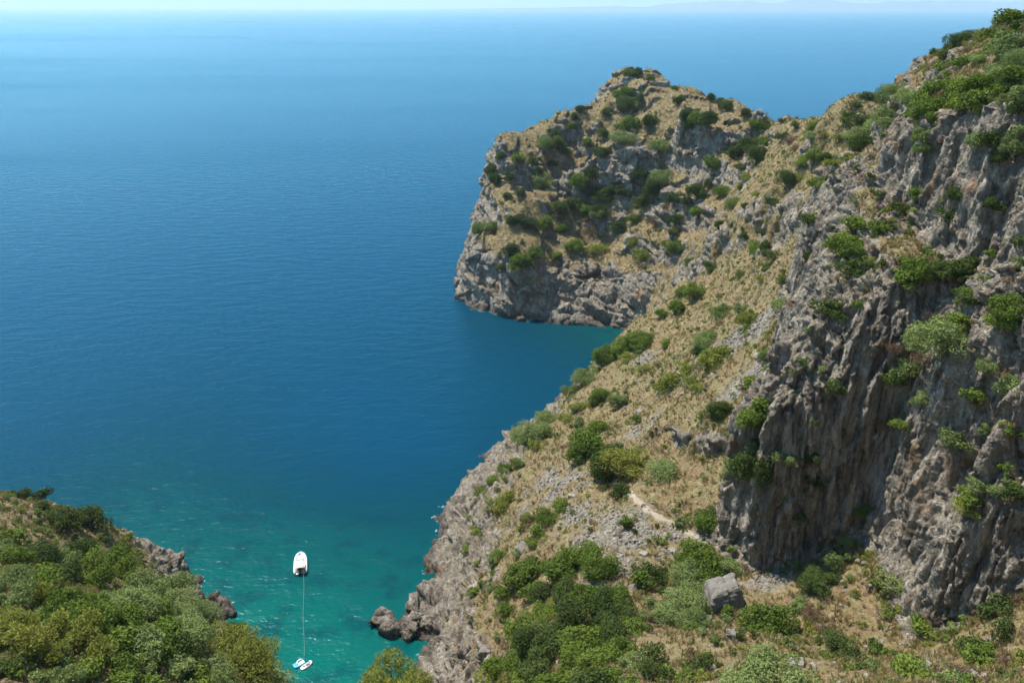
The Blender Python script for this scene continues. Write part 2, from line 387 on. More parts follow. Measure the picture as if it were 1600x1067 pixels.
s1 = perlin(dip / 2.2, rx / 40, ry / 40)
bed = stepped(s1, 4, .6) * 1.15 + (ch - 0.5) * 1.9 + gh * 1.8 - .5 * sstep(.12, 0, eh) + (cc - 0.5) * 0.55 + gc * 0.7 + gb * .25 + ridged(rx / 8, ry / 8, rz / 30, 2) * 0.9
cd, ed, gd = cells((rx + wx) / 2.3, (ry + wy) / 2.3, (rz + wx) / 2.0)
ck, ek, gk = cells((rx + 2 * wx) / 5.0, (ry + 2 * wy) / 5.0, (rz + wy) / 4.0)
crag = (ck - .5) * 1.5 + gk * 1.7 - .6 * sstep(.14, 0, ek) + (cd - 0.5) * 0.45 + gd * 0.9 + gb * .3 + ridged((rx - .6 * ry) / 4, (ry + rx) / 16, rz / 8, 2) * 0.5 + f3 * 0.08
flute -= flute.mean(); bed -= bed.mean(); crag -= crag.mean()
d_rock = np.zeros(len(x), np.float32)
d_rock[R_] = rwall * flute + (1 - rwall) * (rfar * bed + (1 - rfar) * crag)
lump = fbm(x / 1.6, y / 1.6, z / 1.6, 2) * 0.16
TR = [hit(a_, b_) for a_, b_ in [(985,768), (997,783), (1013,798), (1034,811), (1060,824), (1086,837), (1110,848), (1126,855)]]
TR = [p for p in TR if p is not None]
trail_d = np.full(len(x), 99.0)
for (ax, ay, _), (bx, by, _) in zip(TR[:-1], TR[1:]):
    ex, ey = bx - ax, by - ay; t_ = np.clip(((x - ax) * ex + (y - ay) * ey) / (ex * ex + ey * ey), 0, 1)
    trail_d = np.minimum(trail_d, np.hypot(x - ax - t_ * ex, y - ay - t_ * ey))
ontrail = sstep(1.6, 0.9, trail_d) * sstep(1.1, .8, slope)
rock = rock * (1 - ontrail)
disp = rock * d_rock + (1 - rock) * (1 - ontrail) * lump
lift = no.copy()
Hb = blur(H, 4); gyb, gxb = np.gradient(Hb, GS)                 # general lie of the wall, so that the columns run straight
nb = np.stack([-grid_at(gxb, x, y), -grid_at(gyb, x, y), np.full(len(x), .6)], 1); nb /= np.linalg.norm(nb, axis=1)[:, None]
kw = (wall * rock * .85)[:, None]; lift = lift * (1 - kw) + nb * kw; lift /= np.linalg.norm(lift, axis=1)[:, None] + 1e-6
co2 = co + lift * disp[:, None]
print('relief', round(time.time() - T0, 1), 's')

# ---- where grass, green and stones are
n_b = fbm(x / 14 + 40, y / 14, z / 14, 3); n_c = fbm(x / 4 + 9, y / 4, z / 4, 2)
green = sstep(-0.25, 0.5, n_b + 0.45 * n_c)
def blob(px, py, r, zz=None):
    p = hit(px, py) if zz is None else at_z(px, py, zz)
    if p is None: return np.zeros(len(x))
    q = np.sqrt((x - p[0]) ** 2 + (y - p[1]) ** 2) / r
    return sstep(1.3, 0.5, q + n_c * 0.35)
scree = np.zeros(len(x))
for px, py, r in [(880,760,5), (910,800,4.5), (940,830,5), (985,835,5), (1040,840,5), (1075,850,4.5), (950,880,4), (1010,820,4), (960,905,3.5), (980,870,4), (1190,505,5), (1160,525,5), (1130,545,4.5), (1095,565,4.5), (1065,590,4), (1160,890,3.5), (1200,905,3), (860,750,4),
                  (1000,665,4), (1150,610,4), (1180,585,4), (1010,560,4)]:
    scree = np.maximum(scree, blob(px, py, r))
scree *= (1 - rock) * (1 - wall) * sstep(-.45, .1, n_c)
for px, py, r in [(1205,492,2.6), (1192,502,2.8), (1178,512,2.8), (1160,524,2.6), (1140,538,2.4), (1118,552,2.2), (1095,566,2.0), (1072,582,2.0), (1052,598,1.8)]:
    scree = np.maximum(scree, blob(px, py, r) * (1 - wall))
for px, py, r in [(1250,270,9), (1290,265,7), (1230,300,8), (1110,565,7), (1060,600,5), (760,790,6), (740,830,4), (790,720,6), (820,700,5), (870,640,6), (960,545,8), (990,570,5), (1040,570,5)]:
    green = np.maximum(green * 0.9, blob(px, py, r) * 0.9)

masks = np.stack([rock, green, np.clip(scree, 0, 1), wall], 1).astype(np.float32)
warm = sstep(0.15, 0.6, fbm(x / 9 + 70, y / 9, z / 5, 3)) * sstep(0.2, 0.9, slope)
masks2 = np.stack([warm, far, shore, np.ones(len(x))], 1).astype(np.float32)

# ------------------------------------------------------------------ materials
def new_mat(name):
    m = bpy.data.materials.new(name); m.use_nodes = True
    nt = m.node_tree
    for k in list(nt.nodes): nt.nodes.remove(k)
    return m, nt
class NT:
    def __init__(s, nt): s.nt = nt
    def n(s, typ, **kw):
        k = s.nt.nodes.new(typ)
        for a, v in kw.items(): setattr(k, a, v)
        return k
    def l(s, a, b): s.nt.links.new(a, b)
    def noise(s, vec, scale, detail=3, rough=0.5, dims='3D'):
        k = s.n('ShaderNodeTexNoise'); k.inputs['Scale'].default_value = scale; k.inputs['Detail'].default_value = detail; k.inputs['Roughness'].default_value = rough
        if vec is not None: s.l(vec, k.inputs['Vector'])
        return k.outputs['Fac']
    def mapping(s, vec, scale=(1,1,1), rot=(0,0,0), loc=(0,0,0)):
        k = s.n('ShaderNodeMapping'); k.inputs['Scale'].default_value = scale; k.inputs['Rotation'].default_value = rot; k.inputs['Location'].default_value = loc
        s.l(vec, k.inputs['Vector']); return k.outputs[0]
    def ramp(s, fac, stops, interp='LINEAR'):
        k = s.n('ShaderNodeValToRGB'); k.color_ramp.interpolation = interp
        e = k.color_ramp.elements
        while len(e) < len(stops): e.new(0.5)
        for i, (p, c) in enumerate(stops):
            e[i].position = p; e[i].color = (c[0], c[1], c[2], 1) if not isinstance(c, (int, float)) else (c, c, c, 1)
        s.l(fac, k.inputs[0]); return k.outputs[0]
    def mix(s, fac, a, b, mode='MIX'):
        k = s.n('ShaderNodeMix', data_type='RGBA', blend_type=mode)
        for v, i in ((fac, 0), (a, 6), (b, 7)):
            if isinstance(v, (int, float)): k.inputs[i].default_value = v if i == 0 else (v, v, v, 1)
            elif isinstance(v, tuple): k.inputs[i].default_value = (*v, 1)
            else: s.l(v, k.inputs[i])
        return k.outputs[2]
    def math(s, op, a, b=None, clamp=False):
        k = s.n('ShaderNodeMath', operation=op, use_clamp=clamp)
        for v, i in ((a, 0), (b, 1)):
            if v is None: continue
            if isinstance(v, (int, float)): k.inputs[i].default_value = v
            else: s.l(v, k.inputs[i])
        return k.outputs[0]
    def bump(s, h, strength, dist, normal=None):
        k = s.n('ShaderNodeBump'); k.inputs['Strength'].default_value = strength; k.inputs['Distance'].default_value = dist
        s.l(h, k.inputs['Height'])
        if normal is not None: s.l(normal, k.inputs['Normal'])
        return k.outputs[0]
    def out(s, surf=None, vol=None):
        o = s.n('ShaderNodeOutputMaterial')
        if surf is not None: s.l(surf, o.inputs['Surface'])
        if vol is not None: s.l(vol, o.inputs['Volume'])
    def pbsdf(s, col=None, rough=0.8, spec=0.3, normal=None):
        p = s.n('ShaderNodeBsdfPrincipled')
        if col is not None:
            if isinstance(col, tuple): p.inputs['Base Color'].default_value = (*col, 1)
            else: s.l(col, p.inputs['Base Color'])
        if isinstance(rough, (int, float)): p.inputs['Roughness'].default_value = rough
        else: s.l(rough, p.inputs['Roughness'])
        p.inputs['Specular IOR Level'].default_value = spec
        if normal is not None: s.l(normal, p.inputs['Normal'])
        return p

def terrain_material():
    m, nt = new_mat('limestone_and_dry_slope'); N = NT(nt)
    geo = N.n('ShaderNodeNewGeometry'); pos = geo.outputs['Position']
    at = N.n('ShaderNodeAttribute', attribute_name='masks'); sep = N.n('ShaderNodeSeparateColor'); N.l(at.outputs['Color'], sep.inputs[0])
    at2 = N.n('ShaderNodeAttribute', attribute_name='masks2'); sep2 = N.n('ShaderNodeSeparateColor'); N.l(at2.outputs['Color'], sep2.inputs[0])
    rock, green, scree = sep.outputs[0], sep.outputs[1], sep.outputs[2]
    wallm = at.outputs['Alpha']
    warm, far, shore = sep2.outputs[0], sep2.outputs[1], sep2.outputs[2]
    # rock
    vpos = N.mapping(pos, (1, 1, 0.22))
    n1 = N.noise(pos, 0.35, 4, 0.6); n2 = N.noise(vpos, 1.1, 4, 0.65); n3 = N.noise(pos, 3.2, 3, 0.6)
    rc = N.ramp(n1, [(0.30, (0.235, 0.195, 0.148)), (0.5, (0.35, 0.298, 0.23)), (0.72, (0.46, 0.40, 0.315))])
    rc = N.mix(0.85, rc, N.ramp(n2, [(0.30, 0.38), (0.5, 0.95), (0.7, 1.3)]), 'MULTIPLY')
    strk = N.noise(N.mapping(pos, (1, 1, 0.07)), 1.7, 3, 0.6)
    rc = N.mix(N.math('MULTIPLY', wallm, 0.8), rc, N.mix(1.0, rc, N.ramp(strk, [(0.34, 0.5), (0.5, 1.0), (0.64, 1.25)]), 'MULTIPLY'))
    rc = N.mix(0.7, rc, N.ramp(n3, [(0.3, 0.6), (0.6, 1.1)]), 'MULTIPLY')
    ost = N.math('MULTIPLY', N.ramp(N.noise(vpos, 0.5, 4, 0.6), [(0.47, 0.0), (0.62, 1.0)]), warm)
    rc = N.mix(N.math('MULTIPLY', ost, 0.75), rc, (0.30, 0.165, 0.075))
    blk = N.math('MULTIPLY', N.ramp(N.noise(N.mapping(pos, (1, 1, 0.05)), 0.55, 4, 0.65), [(0.54, 0.0), (0.64, 1.0)]), wallm)
    rc = N.mix(N.math('MULTIPLY', blk, 0.4), rc, (0.075, 0.068, 0.06))
    lich = N.ramp(N.noise(pos, 1.9, 3, 0.6), [(0.60, 0.0), (0.72, 1.0)])
    rc = N.mix(N.math('MULTIPLY', lich, 0.35), rc, (0.17, 0.15, 0.07))
    # soil and dry grass
    s1 = N.noise(pos, 0.5, 4, 0.6); s2 = N.noise(pos, 2.4, 3, 0.65)
    dc = N.ramp(s1, [(0.30, (0.245, 0.148, 0.084)), (0.42, (0.32, 0.222, 0.118)), (0.53, (0.265, 0.218, 0.10)), (0.64, (0.40, 0.305, 0.16)), (0.74, (0.26, 0.158, 0.095))])
    dc = N.mix(0.6, dc, N.ramp(s2, [(0.3, 0.55), (0.7, 1.25)]), 'MULTIPLY')
    gc = N.ramp(s2, [(0.3, (0.10, 0.12, 0.035)), (0.7, (0.22, 0.22, 0.07))])
    dc = N.mix(N.math('MULTIPLY', green, 0.5), dc, gc)
    stones = N.n('ShaderNodeTexVoronoi', feature='F1'); stones.inputs['Scale'].default_value = 1.9; N.l(pos, stones.inputs['Vector'])
    sc = N.mix(0.55, N.ramp(stones.outputs['Color'], [(0.0, (0.30, 0.27, 0.23)), (1.0, (0.52, 0.48, 0.41))]), N.ramp(stones.outputs['Distance'], [(0.0, 1.1), (0.5, 0.55)]), 'MULTIPLY')
    dc = N.mix(N.math('MULTIPLY', scree, N.ramp(s2, [(0.35, 0.35), (0.6, 1.0)])), dc, sc)
    # ledges inside rock carry a little earth and grass
    nrm = N.n('ShaderNodeSeparateXYZ'); N.l(geo.outputs['Normal'], nrm.inputs[0])
    led = N.math('MULTIPLY', N.ramp(nrm.outputs[2], [(0.72, 0.0), (0.92, 1.0)]), N.ramp(N.noise(pos, 0.8, 3, 0.6), [(0.45, 0.0), (0.6, 0.8)]))
    led = N.math('MULTIPLY', led, N.math('SUBTRACT', 1.0, shore, True))
    rc = N.mix(led, rc, N.mix(0.35, dc, (0.16, 0.15, 0.06)))
    # wet foot of the rocks
    sp = N.n('ShaderNodeSeparateXYZ'); N.l(pos, sp.inputs[0])
    wet = N.ramp(N.math('ADD', N.math('MULTIPLY', sp.outputs[2], 0.25), N.math('MULTIPLY', n3, 0.35)), [(0.34, 1.0), (0.86, 0.0)])
    rc = N.mix(N.math('MULTIPLY', wet, 0.8), rc, (0.075, 0.062, 0.05))
    rkf = N.ramp(N.math('ADD', rock, N.math('MULTIPLY', N.math('SUBTRACT', n3, 0.5), 0.7)), [(0.38, 0.0), (0.58, 1.0)])
    col = N.mix(rkf, dc, rc)
    vc2 = N.n('ShaderNodeTexVoronoi', feature='F1'); vc2.inputs['Scale'].default_value = 2.1; N.l(N.mapping(pos, (1, 1, 0.3)), vc2.inputs['Vector'])
    wp = N.mapping(pos, (1, 1, 0.3)); sub = N.n('ShaderNodeVectorMath', operation='SUBTRACT'); N.l(wp, sub.inputs[0]); N.l(vc2.outputs['Position'], sub.inputs[1])
    c5 = N.n('ShaderNodeVectorMath', operation='SUBTRACT'); N.l(vc2.outputs['Color'], c5.inputs[0]); c5.inputs[1].default_value = (.5, .5, .5)
    dt = N.n('ShaderNodeVectorMath', operation='DOT_PRODUCT'); N.l(sub.outputs[0], dt.inputs[0]); N.l(c5.outputs[0], dt.inputs[1])
    bh = N.math('ADD', N.math('MULTIPLY', dt.outputs['Value'], 2.2), N.noise(N.mapping(pos, (1, 1, 0.5)), 2.6, 4, 0.7))
    b = N.bump(bh, 1.0, 0.75)
    p = N.pbsdf(col, 0.9, 0.15, b)
    N.out(p.outputs[0]); return m
M_TERR = terrain_material()

# ------------------------------------------------------------------ naming
def tag(o, label=None, cat=None, group=None, kind=None):
    if label: o['label'] = label
    if cat: o['category'] = cat
    if group: o['group'] = group
    if kind: o['kind'] = kind
    return o
def link(name, me, mat=None, parent=None, smooth=False):
    o = bpy.data.objects.new(name, me); COL.objects.link(o)
    if mat is not None and not me.materials: me.materials.append(mat)
    if parent is not None: o.parent = parent
    if smooth: me.polygons.foreach_set('use_smooth', np.ones(len(me.polygons), bool))
    return o

fc = co[fv].mean(1)
wall_f = wall[fv].mean(1) > 0.5
head_f = (fc[:, 1] + 0.15 * fc[:, 0]) > 232
left_f = (fc[:, 0] < -18) | ((fc[:, 1] < 45) & (fc[:, 0] < 10))
reg = np.where(head_f, 1, np.where(wall_f, 2, np.where(left_f, 3, 0)))
for rid, nm, lb, ct in [(0, 'hillside', 'steep dry grass slope with scree running down to the cove', 'hillside'), (1, 'headland', 'craggy limestone headland jutting into the blue sea', 'headland'),
                        (2, 'cliff', 'tall fluted grey limestone cliff wall above the trail', 'cliff'), (3, 'wooded_slope', 'ground of the tree covered slope on the near side of the cove', 'hillside')]:
    F = fv[reg == rid]
    u = np.unique(F); mp = np.full(len(co2), -1, np.int32); mp[u] = np.arange(len(u))
    me = mesh_from(nm, co2[u], mp[F])
    for an, dat in (('masks', masks), ('masks2', masks2)):
        a = me.attributes.new(an, 'FLOAT_COLOR', 'POINT'); a.data.foreach_set('color', dat[u].ravel())
    tag(link(nm, me, M_TERR, smooth=False), lb, ct, kind='structure')
print('land', round(time.time() - T0, 1), 's')

k_ = 4
bH = blur(H, 3)[::k_, ::k_] - 0.7; bV = VIS[::k_, ::k_]; bX = XX[::k_, ::k_]; bY = YY[::k_, ::k_]
inc = ~(bV[:-1, :-1] & bV[1:, 1:] & bV[1:, :-1] & bV[:-1, 1:]) & (np.maximum(bH[:-1, :-1], bH[1:, 1:]) > -3)
idx = np.arange(bH.size).reshape(bH.shape)
F = np.stack([idx[:-1, :-1][inc], idx[:-1, 1:][inc], idx[1:, 1:][inc], idx[1:, :-1][inc]], 1)
u = np.unique(F); mp = np.full(bH.size, -1, np.int32); mp[u] = np.arange(len(u))
me = mesh_from('hill_backs', np.stack([bX.ravel(), bY.ravel(), bH.ravel()], 1)[u], mp[F])
for an, dat in (('masks', (0.2, 0.5, 0.1, 0)), ('masks2', (0, 0, 0, 1))):
    a = me.attributes.new(an, 'FLOAT_COLOR', 'POINT'); a.data.foreach_set('color', np.tile(np.array(dat, np.float32), len(u)))
tag(link('hill_backs', me, M_TERR, smooth=True), 'ground falling away behind the ridge crests', 'hillside', kind='structure')

# ================================================================== SEA
def lines(lo, hi, step, far_lo, far_hi):
    a = list(np.arange(lo, hi + .01, step)); s = step; v = hi
    while v < far_hi: s *= 1.25; v += s; a.append(v)
    s = step; v = lo
    while v > far_lo: s *= 1.25; v -= s; a.insert(0, v)
    return np.array(a)
sx = lines(-170, 60, 2.0, -42000, 42000); sy = lines(70, 320, 2.0, -1500, 42000)
SXX, SYY = np.meshgrid(sx, sy)
samp = [(500,1040,1.0), (420,1000,.97), (560,1000,.92), (600,920,.78), (380,930,.86), (330,850,.70), (480,820,.60), (600,800,.48), (660,850,.60), (250,760,.60), (130,735,.36), (400,720,.27), (560,720,.10), (640,690,.04), (700,700,.10), (750,680,.24), (850,640,.20), (900,560,.30),
        (940,522,.62), (880,515,.50), (800,520,.22), (740,500,.22), (700,600,.18), (400,600,.14), (400,500,.06), (200,650,.22), (50,700,.22), (0,600,.10), (600,560,.10), (400,400,0), (100,400,0), (650,400,0), (400,200,0), (0,200,0), (800,150,0), (1200,150,0), (700,450,.12), (720,380,.12), (300,760,.48), (480,760,.36), (640,760,.30), (340,800,.62), (700,760,.38), (600,1000,.85), (480,900,.78), (560,860,.66)]
SP_ = np.array([(*at_z(a, b, 0)[:2], s) for a, b, s in samp])
# distances measured with depth compressed so that far samples do not swamp near ones
def squash(x, y): r = np.sqrt(x * x + y * y) + 1e-6; k = np.log(r / 60 + 1) * 60 / r; return x * k, y * k
qx, qy = squash(SXX, SYY); kx, ky = squash(SP_[:, 0], SP_[:, 1])
shal = np.clip(tps(list(zip(kx, ky, SP_[:, 2])), 0.02)(qx, qy), 0, 1)
shal = shal * sstep(420, 250, np.hypot(SXX, SYY))
shal = np.where(SYY > 330, shal * np.exp(-(SYY - 330) / 80), shal)
sV = np.stack([SXX.ravel(), SYY.ravel(), np.zeros(SXX.size)], 1)
idx = np.arange(SXX.size).reshape(SXX.shape)
sF = np.stack([idx[:-1, :-1].ravel(), idx[:-1, 1:].ravel(), idx[1:, 1:].ravel(), idx[1:, :-1].ravel()], 1)
sea_me = mesh_from('sea', sV, sF)
a = sea_me.attributes.new('shallow', 'FLOAT', 'POINT'); a.data.foreach_set('value', shal.ravel().astype(np.float32))
def sea_material():
    m, nt = new_mat('sea_water'); N = NT(nt)
    pos = N.n('ShaderNodeNewGeometry').outputs['Position']
    sh = N.n('ShaderNodeAttribute', attribute_name='shallow').outputs['Fac']
    weed = N.noise(N.mapping(pos, (1, 1.3, 1), (0, 0, 0.5)), 0.045, 4, 0.55)
    weed2 = N.noise(pos, 0.16, 3, 0.6)
    shp = N.math('ADD', sh, N.math('MULTIPLY', N.math('SUBTRACT', weed, 0.5), 0.16), True)
    col = N.ramp(shp, [(0.0, (0.0001, 0.041, 0.086)), (0.25, (0.0001, 0.037, 0.066)), (0.5, (0.0001, 0.040, 0.053)), (0.75, (0.0001, 0.066, 0.060)), (1.0, (0.0002, 0.104, 0.080))])
    patch = N.math('MULTIPLY', N.ramp(weed2, [(0.50, 0.0), (0.66, 0.55)]), N.ramp(sh, [(0.30, 0.0), (0.60, 1.0)]))
    col = N.mix(patch, col, (0.0005, 0.030, 0.042))
    # ripples: long crests running a little downhill to the left
    wv = N.mapping(pos, (0.55, 1.0, 1), (0, 0, R(-18)))
    h1 = N.noise(wv, 0.75, 3, 0.6); h2 = N.noise(N.mapping(pos, (0.5, 1, 1), (0, 0, R(12))), 0.24, 2, 0.5); h3 = N.noise(wv, 1.6, 2, 0.5)
    slick = N.noise(N.mapping(pos, (0.34, 1.0, 1), (0, 0, R(9))), 0.0023, 6, 0.6)
    sl = N.ramp(slick, [(0.46, 1.0), (0.58, 0.7), (0.72, 0.1)])
    hh = N.math('ADD', N.math('ADD', N.math('MULTIPLY', h1, 0.9), N.math('MULTIPLY', h2, 1.6)), N.math('MULTIPLY', h3, 0.25))
    b = N.n('ShaderNodeBump'); b.inputs['Distance'].default_value = 0.55; N.l(hh, b.inputs['Height']); N.l(N.math('MULTIPLY', N.math('ADD', N.math('MULTIPLY', sl, 0.5), 0.5), 0.45), b.inputs['Strength'])
    rough = N.math('ADD', N.math('MULTIPLY', sl, 0.20), 0.05)
    dif = N.n('ShaderNodeBsdfDiffuse'); N.l(col, dif.inputs['Color']); N.l(b.outputs[0], dif.inputs['Normal'])
    glo = N.n('ShaderNodeBsdfGlossy'); glo.inputs['Color'].default_value = (0.33, 0.61, 0.71, 1); N.l(rough, glo.inputs['Roughness']); N.l(b.outputs[0], glo.inputs['Normal'])
    fr = N.n('ShaderNodeFresnel'); fr.inputs['IOR'].default_value = 1.27; N.l(b.outputs[0], fr.inputs['Normal'])
    p = N.n('ShaderNodeMixShader'); N.l(fr.outputs[0], p.inputs[0]); N.l(dif.outputs[0], p.inputs[1]); N.l(glo.outputs[0], p.inputs[2])
    N.out(p.outputs[0]); return m
M_SEA = sea_material()
tag(link('sea', sea_me, M_SEA, smooth=True), 'calm sea, turquoise in the cove and deep blue further out', 'sea', kind='structure')

# far coast on the horizon
def far_coast():
    xs = np.linspace(-2500, 26000, 140); V = []; F = []
    for k, (yy, zz) in enumerate([(24000, -5), (25500, .55), (27500, 1.0), (31000, 0)]):
        for i, xx in enumerate(xs):
            r = 430 * sstep(-2500, 9000, xx) * (0.62 + 0.5 * float(fbm(np.float32(xx / 2600), np.float32(k * .3), np.float32(3.0), 3))) + 30
            V.append((xx, yy + 600 * float(perlin(np.float32(xx / 3000), np.float32(1.1), np.float32(k))), -5 if k in (0, 3) else zz * r))
    n = len(xs)
    for k in range(3):
        for i in range(n - 1):
            F.append((k * n + i, k * n + i + 1, (k + 1) * n + i + 1, (k + 1) * n + i))
    m, nt = new_mat('far_hills'); N = NT(nt)
    pos = N.n('ShaderNodeNewGeometry').outputs['Position']
    c = N.ramp(N.noise(pos, 0.004, 4, 0.6), [(0.35, (0.05, 0.07, 0.04)), (0.65, (0.20, 0.18, 0.13))])
    N.out(N.pbsdf(c, 0.9, 0.1).outputs[0])
    tag(link('distant_coast', mesh_from('distant_coast', V, F), m, smooth=True), 'faint hazy coast beyond the sea at the upper right horizon', 'coast', kind='structure')
far_coast()

# ================================================================== VEGETATION
rnd = random.Random(11)
def leaf_material(name, cols, trans=0.24):
    m, nt = new_mat(name); N = NT(nt)
    oi = N.n('ShaderNodeObjectInfo'); at = N.n('ShaderNodeAttribute', attribute_name='tone')
    f = N.math('ADD', N.math('MULTIPLY', oi.outputs['Random'], 0.55), N.math('MULTIPLY', at.outputs['Fac'], 0.45))
    c = N.ramp(f, [(i / (len(cols) - 1), k) for i, k in enumerate(cols)])
    d = N.n('ShaderNodeBsdfDiffuse'); N.l(c, d.inputs[0])
    t = N.n('ShaderNodeBsdfTranslucent'); N.l(N.mix(0.5, c, (0.9, 1.0, 0.35), 'MULTIPLY'), t.inputs[0])
    x_ = N.n('ShaderNodeMixShader'); x_.inputs[0].default_value = trans; N.l(d.outputs[0], x_.inputs[1]); N.l(t.outputs[0], x_.inputs[2])
    N.out(x_.outputs[0]); return m
MLEAF = {
    'M': leaf_material('mastic_leaf', [(0.086, 0.132, 0.025), (0.137, 0.192, 0.035), (0.212, 0.266, 0.051)]),
    'D': leaf_material('dark_evergreen_leaf', [(0.048, 0.079, 0.023), (0.080, 0.113, 0.032), (0.121, 0.152, 0.044)]),
    'O': leaf_material('olive_leaf', [(0.145, 0.190, 0.067), (0.216, 0.268, 0.091), (0.297, 0.351, 0.127)]),
    'Y': leaf_material('spurge_leaf', [(0.15, 0.18, 0.034), (0.215, 0.24, 0.045), (0.285, 0.295, 0.07)]),
    'B': leaf_material('withered_twig', [(0.13, 0.085, 0.055), (0.19, 0.12, 0.075), (0.22, 0.16, 0.11)], 0.15),
    'J': leaf_material('juniper_leaf', [(0.161, 0.175, 0.038), (0.232, 0.249, 0.052), (0.290, 0.280, 0.067)]),
    'P': leaf_material('pine_needle', [(0.172, 0.199, 0.037), (0.245, 0.256, 0.048), (0.308, 0.293, 0.069)]),
}
def simple_mat(name, col, rough=0.6, spec=0.4, vary=0.0, scale=4.0):
    m, nt = new_mat(name); N = NT(nt)
    if vary:
        tc = N.n('ShaderNodeTexCoord').outputs['Object']
        c = N.mix(1.0, col, N.ramp(N.noise(tc, scale, 3, 0.6), [(0.3, 1 - vary), (0.7, 1 + vary)]), 'MULTIPLY')
    else: c = col
    N.out(N.pbsdf(c, rough, spec).outputs[0]); return m
M_BARK = simple_mat('bark', (0.16, 0.12, 0.085), 0.9, 0.1, 0.35, 3.0)

SHAPE = {  # lobes, squash, leaf length, leaf width, spread of lobes, upward bias
    'M': (9, 0.80, 0.26, 0.17, 0.60), 'D': (8, 0.88, 0.22, 0.15, 0.55), 'O': (10, 0.88, 0.24, 0.10, 0.62), 'Y': (7, 0.48, 0.24, 0.12, 0.70),
    'B': (6, 0.62, 0.34, 0.05, 0.60), 'J': (9, 1.05, 0.30, 0.09, 0.50), 'P': (13, 1.15, 0.42, 0.06, 0.62)}
def crown_mesh(sp, r, seed):
    """leaves spread through the outer shell of many overlapping lobes; the crown is r across and sits on z = 0"""
    g = np.random.default_rng(seed); nl, sq, ll, lw, sprd = SHAPE[sp]; nl = int(nl * 1.4)
    if r > 2.6: nl = int(nl * 1.7)
    if r < 1.3: nl = max(4, int(nl * 0.6)); ll *= 0.8; lw *= 0.8
    ctr = []; rad = []
    for k in range(nl):
        a = g.uniform(0, 2 * math.pi); q = math.sqrt(g.uniform(0, 1)) * sprd * 1.2
        zz = g.uniform(0.25, 1.0) * (1 - 0.55 * q * q)
        ctr.append((q * math.cos(a) * r, q * math.sin(a) * r, (zz * 1.15) * r * sq)); rad.append(r * g.uniform(0.16, 0.46))
    ctr = np.array(ctr); rad = np.array(rad)
    area = (rad ** 2).sum() * 12.0
    n = int(np.clip(area / (ll * lw) * (1.35 if sp not in 'BP' else (0.55 if sp == 'B' else 1.6)), 350, 9000))
    k = g.choice(nl, n, p=rad ** 2 / (rad ** 2).sum())
    d = g.normal(size=(n, 3)); d[:, 2] = d[:, 2] * 0.9 + 0.25; d /= np.linalg.norm(d, axis=1)[:, None]
    bump_ = 1 + 0.22 * np.sin(d[:, 0] * 7 + k) * np.sin(d[:, 1] * 6 + 2 * k) + 0.12 * np.sin(d[:, 2] * 11 + 3 * k)
    p = ctr[k] + d * (rad[k] * bump_ * g.uniform(0.62, 1.06, n) ** 0.6)[:, None] * np.array([1, 1, 0.9])
    ok = p[:, 2] > 0.02 * r; p = p[ok]; d = d[ok]; k = k[ok]; n = len(p)
    nrm = d + g.normal(size=(n, 3)) * 0.75; nrm /= np.linalg.norm(nrm, axis=1)[:, None]
    if sp in 'PJB': nrm = g.normal(size=(n, 3)); nrm /= np.linalg.norm(nrm, axis=1)[:, None]
    t = np.cross(nrm, g.normal(size=(n, 3)))
    if sp in 'PJB': t = d + g.normal(size=(n, 3)) * 0.5 + np.array([0, 0, .35]); t -= nrm * (t * nrm).sum(1)[:, None]
    t /= np.linalg.norm(t, axis=1)[:, None] + 1e-9
    b = np.cross(nrm, t); L = ll * g.uniform(0.65, 1.3, n)[:, None]; W = lw * g.uniform(0.7, 1.25, n)[:, None]
    V = np.stack([p - t * L * .5, p + b * W * .5 + nrm * L * .08, p + t * L * .5, p - b * W * .5 + nrm * L * .08], 1).reshape(-1, 3)
    F = np.arange(n * 4).reshape(-1, 4)
    me = mesh_from('crown', V, F)
    tone = np.clip(g.uniform(0, 1, n) * .6 + g.uniform(0, 1, nl)[k] * .5 - 0.05, 0, 1)
    a = me.attributes.new('tone', 'FLOAT', 'POINT'); a.data.foreach_set('value', np.repeat(tone, 4).astype(np.float32))
    me.materials.append(MLEAF[sp]); return me
def tube(bm, pts, rads, seg=6):
    rings = []
    for i, p in enumerate(pts):
        p = Vector(p); d = (Vector(pts[min(i + 1, len(pts) - 1)]) - Vector(pts[max(i - 1, 0)])).normalized()
        u = d.orthogonal().normalized(); v = d.cross(u)
        rings.append([bm.verts.new(p + (u * math.cos(6.2832 * k / seg) + v * math.sin(6.2832 * k / seg)) * rads[i]) for k in range(seg)])
    for a, b in zip(rings[:-1], rings[1:]):
        for k in range(seg): bm.faces.new((a[k], a[(k + 1) % seg], b[(k + 1) % seg], b[k]))
    bm.faces.new(rings[-1]); bm.faces.new(rings[0][::-1])
def bm_mesh(name, bm, mat=None, smooth=False):
    bmesh.ops.recalc_face_normals(bm, faces=bm.faces[:])
    me = bpy.data.meshes.new(name); bm.to_mesh(me); bm.free()
    if mat is not None: me.materials.append(mat)
    if smooth: me.polygons.foreach_set('use_smooth', np.ones(len(me.polygons), bool))
    return me
